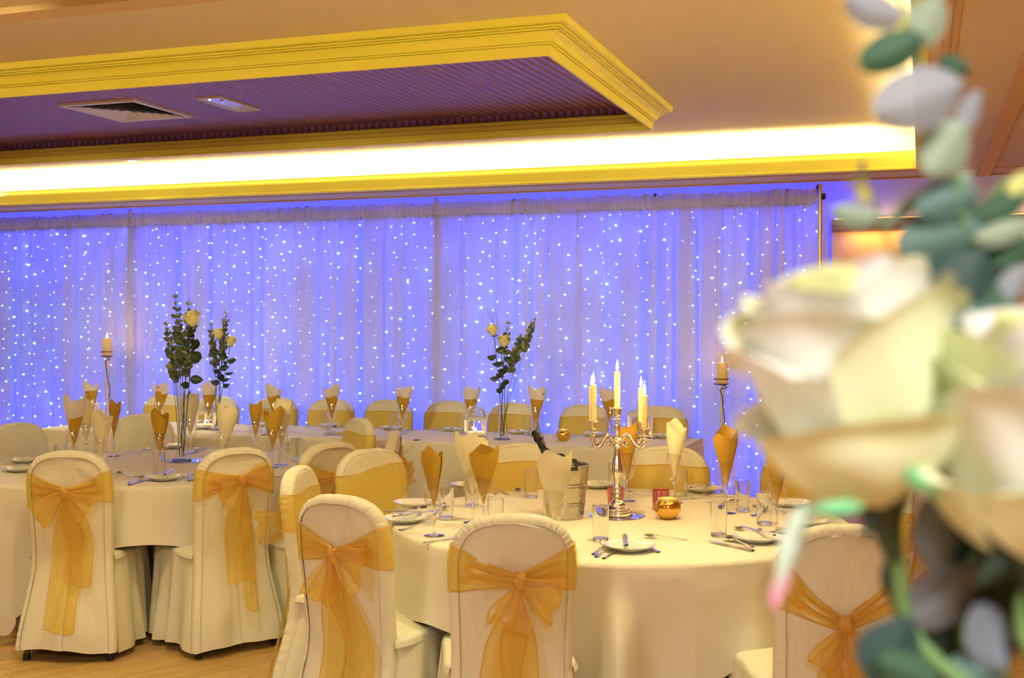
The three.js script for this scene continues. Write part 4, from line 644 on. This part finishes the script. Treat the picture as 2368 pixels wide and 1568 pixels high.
// ---------- lanterns ----------
function lantern(x, z, w, h, kind, turn, label) {
  const t = thing('candle_lantern', label, 'lantern', [x, TY + .004, z], turn), p = (n, g, m = M.whiteMetal) => part(n, g, m, t), a = w / 2 - .006, hb = h * (kind === 'dome' ? .58 : .62);
  p('base', join([new RoundedBoxGeometry(w + .012, .008, w + .012, 2, .002).translate(0, .012, 0), ...[[1, 1], [1, -1], [-1, 1], [-1, -1]].map(([s, q]) => box(.012, .010, .012, s * a, .005, q * a))]));
  for (const [s, q] of [[1, 1], [1, -1], [-1, 1], [-1, -1]]) p('post', boxTo(s * a - .005, s * a + .005, .014, hb, q * a - .005, q * a + .005));
  for (let k = 0; k < 4; k++) { const g = join([boxTo(-a, a, .016, .028, a - .003, a + .003), boxTo(-a, a, hb - .012, hb, a - .003, a + .003), boxTo(-.002, .002, .028, hb - .012, a - .001, a + .001)]); g.rotateY(k * PI / 2); p('side_frame', g); const pg = boxTo(-a + .005, a - .005, .028, hb - .012, a - .0045, a - .0035).rotateY(k * PI / 2); p('pane', pg, M.glass); }
  p('roof_plate', new RoundedBoxGeometry(w + .014, .007, w + .014, 2, .002).translate(0, hb + .003, 0));
  if (kind === 'dome') {
    const H2 = h - hb - .012, rr = (v) => (w / 2 + .002) * sqrt(max(0, 1 - pow(v, 1.9))) + .006 * (1 - v);
    for (let k = 0; k < 4; k++) { // pierced dome panel: bars round holes
      const bars = [], S = (u, v) => { const r = rr(v), q = (u - .5) * 2; return V(q * r, hb + .006 + v * H2, r); };
      for (const u of [.02, .26, .5, .74, .98]) bars.push(tube([0, .2, .4, .6, .8, .97].map((v) => S(u, v)), u < .1 || u > .9 ? .0024 : .0013, 14, 5));
      for (const v of [.03, .2, .38, .56, .74]) bars.push(tube([0, .25, .5, .75, 1].map((u) => S(u, v + (v > .1 ? .05 * sin(u * 12.6) : 0))), .0017, 14, 5));
      for (let i = 0; i < 4; i++) for (let j = 0; j < 4; j++) { const c = S((i + .5) / 4, .11 + j * .18), s = new THREE.TorusGeometry(rr(.1 + j * .18) * .13, .0012, 4, 10); s.translate(c.x, c.y, c.z - .001); bars.push(s); }
      const g = join(bars); g.rotateY(k * PI / 2); p('dome_panel', g);
    }
    p('finial', join([new THREE.SphereGeometry(.006, 12, 8).translate(0, h - .004, 0), new THREE.TorusGeometry(.010, .0016, 6, 20).translate(0, h + .008, 0)]));
  } else {
    const c4 = lathe([[w / 2 * 1.38, hb + .006], [w / 2 * .55, hb + .03], [w / 2 * .5, hb + .032]], 4); c4.rotateY(PI / 4); p('roof', c4);
    const ch = lathe([[.026, hb + .03], [.026, hb + .066], [.034, hb + .068], [.034, hb + .072], [0, hb + .074]], 4); ch.rotateY(PI / 4); p('chimney', ch);
    p('vent_hole', join([-1, 0, 1].map((k) => new THREE.CylinderGeometry(.003, .003, .042, 8).rotateX(PI / 2).translate(k * .008, hb + .048 + (k ? .006 : -.004), 0))), M.blackPlastic);
    for (let k = 0; k < 4; k++) { const d = []; for (const s of [-1, 1]) d.push(tube([[s * -a * .8, hb - .02, a - .001], [0, hb - .06, a - .001], [s * a * .8, hb - .02, a - .001]], .0012, 6, 4), tube([[s * a * .8, hb - .1, a - .001], [0, hb - .06, a - .001]], .0012, 4, 4)); const g = join(d); g.rotateY(k * PI / 2); p('lattice', g); }
    p('hoop_handle', tube([[-w / 2, hb + .004, 0], [-w / 2 * .85, hb + .06, 0], [-w / 2 * .55, hb + .12, 0], [0, hb + .142, 0], [w / 2 * .6, hb + .125, 0], [w / 2 * .92, hb + .07, 0], [w / 2, hb + .004, 0]], .0024, 40, 6));
  }
  const c = p('tealight', new THREE.CylinderGeometry(.019, .019, .016, 20).translate(0, .025, 0), M.wax); part('flame', flameG.clone().scale(.8, .5, .8).translate(0, .034, 0), M.flame, c);
  const l = new THREE.PointLight(new THREE.Color(1, .6, .25), .05, 0, 2); l.position.set(x, TY + .05, z); l.shadow.radius = .3; l.castShadow = true; scene.add(l);
}
lantern(-2.8143, -7.4196, .13, .205, 'dome', .52, 'small white pierced-dome lantern behind the wide brown cone of the nearer table');
lantern(-4.8584, -7.3428, .13, .205, 'dome', .52, 'small white pierced-dome lantern behind the tall trumpet vase');
lantern(-1.7538, -7.6886, .15, .25, 'hoop', .35, 'large white lantern with a hoop handle behind the candelabra');
lantern(-5.8069, -7.2466, .15, .25, 'hoop', .35, 'large white lantern with a hoop handle behind the left table glasses');
// ---------- pillar candles on floor stands ----------
function pillarStand(x, z, top, label, cl) {
  const t = thing('candle_stand', label, 'candle stand', [x, 0, z]), h = top - .15;
  part('base', lathe([[0, 0], [.14, 0], [.14, .012], [.03, .02], [.012, .05]], 32), M.postPaint, t);
  part('post', tube([[0, .03, 0], [.006, h * .35, .004], [-.006, h * .7, -.003], [.004, h, 0]], .0095, 40, 10), M.postPaint, t);
  const v = []; for (let i = 0; i <= 60; i++) { const k = i / 60, a = k * 15; v.push(V(.0155 * cos(a) + .004 * sin(a * 2.3), .05 + k * (h - .08), .0155 * sin(a))); } v.push(V(.03, h - .02, .01), V(.02, h + .004, .03));
  part('twisted_vine', tube(v, .0042, 200, 6), M.vine, t);
  for (const dy of [.004, .038]) { const r = []; for (let i = 0; i <= 40; i++) { const a = i / 40 * 6.5 + 2.6; const rr = .043 + (i > 36 || i < 3 ? .010 : 0); r.push(V(rr * cos(a), h + dy + i * .0001, rr * sin(a))); } part('wire_ring', tube(r, .0034, 80, 6), M.vine, t); }
  part('cup_plate', new THREE.CylinderGeometry(.036, .03, .006, 28).translate(0, h + .001, 0), M.vine, t);
  candle(x, h + .0045, z, .0365, top - h - .0045, cl, undefined, 'pillar');
}
pillarStand(-6.282, -8.10, 1.385, 'tall vine-wrapped candle stand at the left end of the long table', 'lit cream pillar candle on the left vine-wrapped stand');
pillarStand(-1.279, -8.10, 1.238, 'tall vine-wrapped candle stand right of the long table', 'lit cream pillar candle on the right vine-wrapped stand');
// red upholstered chair glimpsed at the right
{
  const t = thing('red_chair', 'red upholstered chair back glimpsed between the two foreground roses', 'chair', [.88, 0, -7.3], .2);
  part('back', new RoundedBoxGeometry(.46, .5, .08, 4, .03).translate(0, .72, 0), M.redCloth, t); part('seat', new RoundedBoxGeometry(.48, .10, .46, 4, .03).translate(0, .44, .24), M.redCloth, t);
  for (const [a, b] of [[.2, 0], [-.2, 0], [.2, .42], [-.2, .42]]) part('leg', new THREE.CylinderGeometry(.016, .012, .42, 10).translate(a, .21, b), M.timber, t);
}
// ---------- flowers ----------
function leafGeo(len, wid, kind = 'round', cup = .12, n = 10) {
  const w = kind === 'round' ? (t) => pow(sin(PI * clamp(t * .97 + .015)), .55) * (1.02 - .12 * t) : (t) => pow(sin(PI * pow(t, .8)), .85);
  return grid(8, n, (u, v) => { const s = u * 2 - 1, x = s * wid / 2 * w(v); return [x, v * len, -cup * wid * (s * s * w(v)) + cup * len * .5 * v * v + .0015 * cos(s * 3)]; }, wid, len);
}
function orient(m, pos, dir, nrm) { const y = dir.clone().normalize(), z = nrm.clone().addScaledVector(y, -nrm.dot(y)).normalize(), x = new THREE.Vector3().crossVectors(y, z); m.matrixAutoUpdate = true; m.position.copy(pos); m.quaternion.setFromRotationMatrix(new THREE.Matrix4().makeBasis(x, y, z)); return m; }
const LEAF = { euc: leafGeo(.034, .030), eucS: leafGeo(.020, .015, 'round'), rose: leafGeo(.070, .048, 'pointed', .1), roseS: leafGeo(.045, .030, 'pointed', .15) };
const flip = (R) => V(R() - .5, (R() - .5) * .6 + .3, R() * .6 + .5).normalize();
function sprig(base, tip, label, o = {}) {
  const R = rng(o.seed), b = V(...base), e = V(...tip), mid = b.clone().lerp(e, .5).add(V((R() - .5) * .05, .02, (R() - .5) * .03));
  const c = new THREE.QuadraticBezierCurve3(V(0, 0, 0), mid.sub(b), e.clone().sub(b)), t = thing('eucalyptus_sprig', label, 'greenery', base, 0, o.group);
  part('stem', new THREE.TubeGeometry(c, 24, .0016, 5), M.stem, t);
  const n = o.n ?? 9, from = o.from ?? .5;
  for (let i = 0; i < n; i++) { const k = lerp(from, .97, i / (n - 1)), p = c.getPoint(k), d = c.getTangent(k), small = i > n - 3, sc = (small ? .9 : 1.05 - .3 * i / n) * (o.size ?? 1);
    for (const s of [1, -1]) { const side = V(cos(i * 2.0 + o.seed) * s, .2 + .5 * R(), sin(i * 2.0 + o.seed) * s * .8).addScaledVector(d, .35); const m = part('leaf', small ? LEAF.eucS : LEAF.euc, small || R() < .2 ? M.eucalyptusPale : M.eucalyptus, t); orient(m, p, side, flip(R)); m.scale.setScalar(sc); } }
  return t;
}
// one petal of a rose: a around the axis, radius, height, lip curl
function petalGeo(r, h, span, lip, point, y0, lean = 0, n = 12) {
  return grid(n, n, (u, v) => { const s = u * 2 - 1, wide = span * pow(sin(PI * (.10 + .66 * v)), .8), a = s * wide, prof = pow(sin(PI * .5 * min(1, v * 1.25)), .7), L = lip * pow(max(0, (v - .62) / .38), 2), up = h * v - L * .55 - point * pow(abs(s), 2.2) * v * v * h - (L > 0 ? .25 * lip * pow((v - .62) / .38, 3) : 0); const rr = r * (.16 + .84 * prof) * (1 + lean * v) + L + .0016 * sin(s * 5 + v * 4); return [rr * sin(a), y0 + up, rr * cos(a)]; }, .05, .06);
}
const smallRose = (() => { const g = []; for (let i = 0; i < 4; i++) g.push(petalGeo(.011 + .002 * i, .054 + .001 * i, 1.6, .002, .08, .004, 0, 8).rotateY(i * 2.2)); for (let i = 0; i < 5; i++) g.push(petalGeo(.026, .056, 1.0, .005, .12, .002, 0, 8).rotateY(i * 1.2566)); for (let i = 0; i < 6; i++) g.push(petalGeo(.034, .052, .9, .007, .16, 0, 0, 8).rotateY(.5 + i * 1.047)); return join(g); })();
function vaseRose(base, head, label, o) {
  const t = thing('rose', label, 'rose', base, 0, o.group), b = V(...base), e = V(...head).sub(b), R = rng(o.seed), axis = V(o.axis[0], 1, o.axis[1]).normalize();
  const c = new THREE.QuadraticBezierCurve3(V(0, 0, 0), e.clone().multiplyScalar(.55).add(V(0, .03, 0)), e.clone());
  part('stem', new THREE.TubeGeometry(c, 26, .0024, 6), M.stem, t);
  const m = part('flower_head', smallRose, o.mat ?? M.roseYellow, t); orient(m, e, axis, V(.2, 0, 1)); { const q = o.size ?? 1; m.scale.set(q * .9, q * 1.2, q * .9); }
  for (let i = 0; i < 5; i++) { const s = part('sepal', LEAF.roseS, M.roseLeaf, t); const a = i * 1.257 + o.seed; orient(s, e, V(cos(a), -.25 + .6 * R(), sin(a)), V(cos(a) * .3, 1, sin(a) * .3)); s.scale.setScalar(.62); }
  const n = o.leaves ?? 6; for (let i = 0; i < n; i++) { const k = lerp(.45, .9, i / n), p = c.getPoint(k), a = i * 2.3 + o.seed; const s = part('leaf', LEAF.rose, M.roseLeaf, t); orient(s, p, V(cos(a), -.1 + .5 * R(), sin(a) * .7), flip(R)); s.scale.setScalar(.75 + .4 * R()); }
}
function vase(x, z, y, h, label) {
  const t = thing('trumpet_vase', label, 'vase', [x, y, z]), k = h / .5;
  const p = spline([[.056, .002], [.046, .012], [.030, .045], [.0215, .10], [.0195, .2], [.021, .32], [.028, .43], [.040, .495], [.043, .5]], 50).map(([r, yy]) => [r * .95, yy * k]);
  part('body', lathe([...p, ...p.slice().reverse().map(([r, yy]) => [r - .002, yy + .0004]), p[0]], 40), M.wallGlass, t);
  part('foot', lathe([[0, 0], [.054, 0], [.056, .003], [.052, .009], [.02, .012], [0, .012]].map(([r, yy]) => [r * .97, yy]), 40), M.solidGlass, t);
  part('lip', new THREE.TorusGeometry(.0405, .0011, 6, 40).rotateX(PI / 2).translate(0, h, 0), M.solidGlass, t);
}
{ // tall bouquet on the left table
  const [x, z] = [-3.8257, -5.5568], y = TY + .006; vase(x, z, y, .50, 'tall clear trumpet vase on the left table, on a mirror tile');
  const at = (px, py) => [x + (px - 420) * .00219 * .9455, 1.5 - (py - 750) * .00219, z - (px - 420) * .00219 * .3256];
  const b = (i) => [x + .012 * cos(i), y + .02, z + .012 * sin(i)];
  vaseRose(b(0), at(452, 757), 'large yellow-cream rose in the tall left bouquet', { seed: 1, axis: [-.1, .25], size: 1.32, leaves: 9 });
  const S = [[404, 672, 'topmost sprig reaching up left'], [440, 690, 'sprig just above the rose'], [382, 742, 'sprig at the left edge'], [456, 712, 'sprig behind the rose, right'], [396, 790, 'low sprig hanging left'], [415, 720, 'middle sprig above the dark leaves']];
  S.forEach(([px, py, l], i) => sprig(b(i + 1), at(px, py), `eucalyptus in the tall left bouquet, ${l}`, { seed: 300 + i * 3, n: 11, from: i === 4 ? .62 : .55, size: 1.2 }));
  const lt = thing('leafy_stem', 'dark rose-leaf stem in the tall left bouquet', 'greenery', b(5)), R = rng(9); part('stem', tube([[0, 0, 0], [.01, .3, 0], [.02, .52, .01], [.0, .66, .02]], .0022, 20, 5), M.stem, lt);
  for (const [px, py, dx, dy, s] of [[432, 800, -.6, .5, 1.1], [430, 800, .9, .35, 1.1], [440, 790, .3, 1, 1.15], [455, 818, .8, -.7, 1.15], [450, 822, .35, .9, 1.0], [438, 836, -.5, -.7, .8], [428, 780, -.9, .3, 1.0], [440, 770, .9, .1, 1.1], [420, 815, .2, -1, .9], [448, 806, 1, .3, 1.0]]) { const p = at(px, py), m = part('leaf', LEAF.rose, M.roseLeaf, lt); orient(m, V(p[0] - lt.position.x, p[1] - lt.position.y, p[2] + .02 - lt.position.z), V(dx, dy, .2), flip(R)); m.scale.setScalar(s * .95); }
}
{ // pair of roses on the long table, left
  const [x, z] = [-4.7146, -7.2814], y = TY + .002; vase(x, z, y, .48, 'slim clear trumpet vase with two roses on the long table, left');
  const k = .00334, at = (px, py) => [x + (px - 503) * k * .9455, 1.5 - (py - 750) * k, z - (px - 503) * k * .3256], b = (i) => [x + .012 * cos(i), y + .02, z + .012 * sin(i)];
  vaseRose(b(0), at(508, 782), 'upper cream rose of the pair on the long table, left', { seed: 3, axis: [-.1, .15], size: 1.15, leaves: 10 }); vaseRose(b(2), at(530, 797), 'lower right cream rose of the pair on the long table, left', { seed: 5, axis: [.35, .2], size: 1.1, leaves: 8 });
  [[523, 720, 'tallest sprig'], [490, 746, 'sprig at the left'], [494, 770, 'low left sprig'], [516, 745, 'sprig between the roses']].forEach(([px, py, l], i) => sprig(b(i + 3), at(px, py), `eucalyptus beside the pair of roses on the long table, ${l}`, { seed: 400 + 3 * i, n: 10, from: .62, size: 1.15 }));
}
{ // single-stem bouquet right of centre
  const [x, z] = [-2.5754, -7.2809], y = TY + .002; vase(x, z, y, .48, 'slim clear trumpet vase with two roses on the long table, right of centre');
  const k = .00289, at = (px, py) => [x + (px - 1161) * k * .9455, 1.5 - (py - 750) * k, z - (px - 1161) * k * .3256], b = (i) => [x + .012 * cos(i), y + .02, z + .012 * sin(i)];
  vaseRose(b(0), at(1143, 776), 'upper left yellow-cream rose right of centre on the long table', { seed: 7, axis: [-.25, .1], size: 1.12, leaves: 6 }); vaseRose(b(2), at(1166, 802), 'lower yellow-cream rose right of centre on the long table', { seed: 2, axis: [.1, .3], size: 1.18, leaves: 8 });
  [[1236, 733, 'long sprig stretching right', 11], [1176, 742, 'upright sprig in the middle', 6], [1205, 770, 'bushy sprig right of the roses', 12], [1190, 800, 'low sprig right of the roses', 9]].forEach(([px, py, l, n], i) => sprig(b(i + 3), at(px, py), `eucalyptus right of centre on the long table, ${l}`, { seed: 500 + 5 * i, n, from: .7, size: 1.15 }));
  const g = thing('grass_wisp', 'two thin dry wisps above the roses right of centre', 'greenery', b(6)); for (const [px, py, qx, qy] of [[1140, 745, 1126, 717], [1151, 755, 1146, 717]]) { const A = at(px, py), B = at(qx, qy); part('stem', tube([[0, 0, 0], [0, .4, 0], [A[0] - g.position.x, A[1] - g.position.y, A[2] - g.position.z], [B[0] - g.position.x, B[1] - g.position.y, B[2] - g.position.z]], .0012, 30, 4), M.stem, g); }
}
// ---------- foreground bouquet, close to the camera and out of focus ----------
{
  const RT = V(.9455, 0, -.3256), UP = V(-.004, 1, -.0117), TO = V(.3256, .0124, .9455);
  const vz = [.205, -.535];
  const tb = thing('round_table', 'round cloth-covered table below the picture that carries the foreground bouquet', 'table', [.25, 0, -.35]);
  part('tabletop', new THREE.CylinderGeometry(.5, .5, .03, 48).translate(0, TY - .017, 0), M.timber, tb); part('pedestal', lathe([[.25, 0], [.25, .02], [.05, .05], [.045, .71], [.15, .72]], 24), M.chairLeg, tb);
  vase(vz[0], vz[1], TY, .46, 'trumpet vase below the picture holding the foreground bouquet');
  function bigRose(base, axis, size, label, seed, turn) {
    const R = rng(seed), t = thing('rose', label, 'rose', base, 0);
    orient(t, V(...base), V(...axis), TO); t.rotateY(turn);
    const P = (g, m, a, tilt = 0) => { const q = part('petal', g, m, t); q.rotation.set(tilt, a, 0, 'YXZ'); return q; };
    for (let i = 0; i < 3; i++) P(petalGeo(.011 + .003 * i, .100, 1.8, .002, .05, .010, 0, 14), M.roseLime, i * 2.2 + 1);
    for (let i = 0; i < 4; i++) P(petalGeo(.024, .103, 1.15, .004, .07, .008, .0, 16), i % 2 ? M.roseBlush : M.rosePale, i * 1.571 + R());
    for (let i = 0; i < 5; i++) P(petalGeo(.033, .105, .95, .008, .09, .005, .0, 18), i % 2 ? M.roseCream : M.rosePale, i * 1.257 + .5);
    for (let i = 0; i < 4; i++) P(petalGeo(.0395, .103, 1.0, .012, .12, .002, .0, 20), [M.roseCream, M.roseBlush, M.roseCream, M.rosePale][i], i * 1.571 + .9);
    P(petalGeo(.0435, .100, 1.0, .011, .13, 0, .0, 22), M.roseCream, .5); P(petalGeo(.0435, .098, .95, .012, .14, 0, .0, 22), M.roseCream, 2.6); P(petalGeo(.0435, .094, .9, .013, .16, 0, .0, 22), M.rosePale, -1.35);
    P(petalGeo(.0480, .056, 1.2, .009, .10, -.003, .0, 22), M.roseCream, -.45); P(petalGeo(.0475, .060, 1.0, .010, .14, -.002, .0, 22), M.roseCream, 3.7); P(petalGeo(.0475, .064, .9, .010, .12, -.002, .0, 22), M.roseCream, 1.5);
    t.scale.setScalar(size);
    part('calyx', lathe(spline([[.004, -.03], [.008, -.012], [.014, -.002], [.018, .008], [.016, .012]], 20), 20), M.roseLeaf, t);
    return t;
  }
    bigRose([-0.0186, 1.4164, -0.6007], [-.215, 1, .12], 1.06, 'large out-of-focus cream rose with blush petals, the left of the two nearest us', 4, 0);
  bigRose([0.0522, 1.39, -0.6089], [-.03, 1, .10], 1.08, 'large out-of-focus cream rose cut by the right picture edge', 9, .7);
  const col = (r, g, b, rough = .65) => std(r, g, b, rough, { transmission: .08, thickness: 0 });
  const C = { G: col(.27, .30, .35), D: col(.035, .105, .055), L: col(.29, .38, .28), B: col(.085, .17, .155), T: col(.022, .06, .058), K: col(.012, .035, .02), W: col(.52, .68, .58), P: col(.80, .36, .52), Y: col(.62, .62, .20), S: col(.19, .24, .31), N: col(.20, .62, .30), V: col(.16, .30, .10), O: col(.15, .16, .18) };
  function stemThing(label, pts, r, leaves, mat = C.V, name = 'eucalyptus_branch') {
    const t = thing(name, label, 'greenery', pts[0]), o = V(...pts[0]); part('stem', tube(pts.map((p) => V(...p).sub(o)), r, 60, 8), mat, t);
    for (const [c, len, wid, deg, k, tilt, kind] of leaves) { const a = deg * PI / 180, dir = RT.clone().multiplyScalar(cos(a)).addScaledVector(UP, sin(a)), n = TO.clone().addScaledVector(RT, (tilt ?? 0) * -sin(a) + .15).addScaledVector(UP, (tilt ?? 0) * cos(a) + .2); const m = part('leaf', leafGeo(len, wid, kind ?? 'round', .10, 14), C[k], t); orient(m, V(...c).sub(o).addScaledVector(dir, -len / 2), dir, n); }
    return t;
  }
  const vb = [vz[0], TY + .03, vz[1]], neck = [vz[0] + .01, 1.21, vz[1] - .005];
  const px = .575 / 2750, q = (n) => n * px;
  stemThing('blurred eucalyptus branch rising to the top of the picture', [vb, neck, [0.0207, 1.4236, -0.6408], [0.0245, 1.524, -0.6434], [0.0168, 1.5643, -0.6307], [0.0115, 1.5957, -0.624], [-0.0047, 1.635, -0.6136], [-0.0098, 1.6603, -0.6122]], .0016, [
    [[-0.0222, 1.6522, -0.6025], q(150), q(92), 165, 'G', .2], [[0.0016, 1.6493, -0.6213], q(135), q(105), 60, 'L', .1], [[-0.0144, 1.631, -0.5996], q(165), q(100), 205, 'D', .1], [[-0.0022, 1.6063, -0.593], q(215), q(150), 200, 'G', .15], [[0.0154, 1.6313, -0.6416], q(80), q(66), -20, 'D'],
    [[0.0223, 1.604, -0.6331], q(125), q(60), 70, 'G'], [[0.011, 1.5854, -0.6184], q(150), q(130), 235, 'L', .1], [[0.0206, 1.5687, -0.6426], q(90), q(55), 80, 'L'], [[0.0117, 1.5601, -0.6289], q(160), q(120), 200, 'B', .2], [[-0.0083, 1.648, -0.6073], q(45), q(34), 80, 'Y']]);
  stemThing('thin blurred eucalyptus shoot with a yellow bud', [vb, neck, [0.0109, 1.4651, -0.6802], [-0.0131, 1.5293, -0.6516], [-0.0176, 1.5455, -0.6397], [-0.0254, 1.5704, -0.6321]], .0012, [
    [[-0.0318, 1.5552, -0.6244], q(125), q(66), 172, 'L', .1], [[-0.0267, 1.5672, -0.6263], q(62), q(50), 100, 'Y'], [[-0.028, 1.5779, -0.6313], q(60), q(24), 95, 'L'], [[-0.0067, 1.5603, -0.6437], q(150), q(42), 42, 'L'], [[-0.0327, 1.5726, -0.6296], q(45), q(20), 165, 'Y']]);
  stemThing('blurred dark eucalyptus branch above the right-hand rose', [vb, neck, [0.0364, 1.4211, -0.6673], [0.036, 1.4977, -0.6682], [0.0248, 1.5421, -0.6543], [0.0352, 1.5687, -0.6582], [0.0519, 1.5776, -0.6641]], .0016, [
    [[0.0082, 1.5428, -0.6327], q(215), q(150), 195, 'B', .2], [[0.0367, 1.5593, -0.648], q(140), q(80), 25, 'D', .2], [[0.0386, 1.5461, -0.6379], q(150), q(62), 18, 'L', .1], [[0.0239, 1.5202, -0.6272], q(160), q(150), 250, 'T', .1], [[0.044, 1.536, -0.6502], q(120), q(90), 40, 'D'], [[0.0353, 1.5129, -0.6364], q(150), q(130), -40, 'D', .1], [[0.0237, 1.5031, -0.6217], q(130), q(70), 20, 'B'], [[0.0433, 1.5193, -0.6392], q(110), q(70), 60, 'G'], [[0.0474, 1.5694, -0.6518], q(80), q(60), 60, 'Y'], [[0.01, 1.524, -0.6384], q(120), q(90), 215, 'T', .1], [[0.0332, 1.5333, -0.6571], q(120), q(80), 120, 'T']]);
  // stems, sepals and leaves under the roses
  stemThing('green stem of the left foreground rose with dark calyx and pale sepals', [vb, neck, [-0.0016, 1.3447, -0.6162], [-0.0107, 1.3861, -0.6083], [-0.0167, 1.4075, -0.6044], [-0.0185, 1.4158, -0.6018]], .0038, [
    [[-0.0164, 1.4146, -0.5919], q(190), q(72), 238, 'K', .1, 'pointed'], [[0.0001, 1.4303, -0.565], q(125), q(38), -42, 'N', .1, 'pointed'], [[-0.0358, 1.4152, -0.563], q(120), q(40), 185, 'N', .1, 'pointed'], [[-0.0135, 1.4281, -0.592], q(90), q(60), 210, 'K', .1, 'pointed'], [[-0.0573, 1.3954, -0.5733], q(215), q(54), 250, 'W', .1, 'pointed'], [[-0.0623, 1.3749, -0.5713], q(110), q(40), 250, 'P', .1, 'pointed'], [[-0.0475, 1.4111, -0.5811], q(120), q(34), 205, 'W', .1, 'pointed']], C.V, 'rose_stalk');
  stemThing('dark leafy stem low in the right corner before the chairs', [vb, neck, [0.0211, 1.3407, -0.6398], [0.0209, 1.3734, -0.6402], [0.0353, 1.3953, -0.6454]], .003, [
    [[0.0073, 1.3949, -0.6252], q(190), q(105), 100, 'S', .1], [[-0.0116, 1.3702, -0.6289], q(120), q(70), 110, 'T'], [[0.025, 1.3985, -0.6419], q(230), q(170), 60, 'K', .2, 'pointed'], [[0.0114, 1.367, -0.6209], q(240), q(120), 40, 'O', .2, 'pointed'], [[0.0389, 1.3734, -0.6358], q(210), q(170), 120, 'K', .2, 'pointed'], [[0.0324, 1.349, -0.6174], q(170), q(120), 110, 'S', .1], [[-0.0131, 1.3408, -0.6069], q(190), q(150), 60, 'T', .2, 'pointed'], [[0.0087, 1.3385, -0.6355], q(230), q(200), 80, 'K', .1, 'pointed'], [[0.0244, 1.3292, -0.6196], q(200), q(110), 30, 'B', .1], [[0.0448, 1.3494, -0.6481], q(150), q(110), 80, 'T', .1], [[0.0232, 1.379, -0.6463], q(180), q(150), 10, 'T', .2, 'pointed'], [[-0.0038, 1.3514, -0.6419], q(140), q(70), 140, 'B', .1], [[0.0214, 1.3514, -0.6506], q(200), q(170), 190, 'K', .1], [[-0.0054, 1.3317, -0.6041], q(160), q(100), 160, 'D', .1]], C.V, 'leafy_stem');
  stemThing('thick stem of the right foreground rose', [vb, neck, [0.047, 1.35, -0.6118], [0.0519, 1.388, -0.6087]], .0036, [[[0.0384, 1.389, -0.5988], q(180), q(80), 215, 'K', .1, 'pointed'], [[0.0276, 1.4109, -0.6112], q(120), q(60), 230, 'K', .1, 'pointed']], C.V, 'rose_stalk');
}
renderer.render(scene, camera);
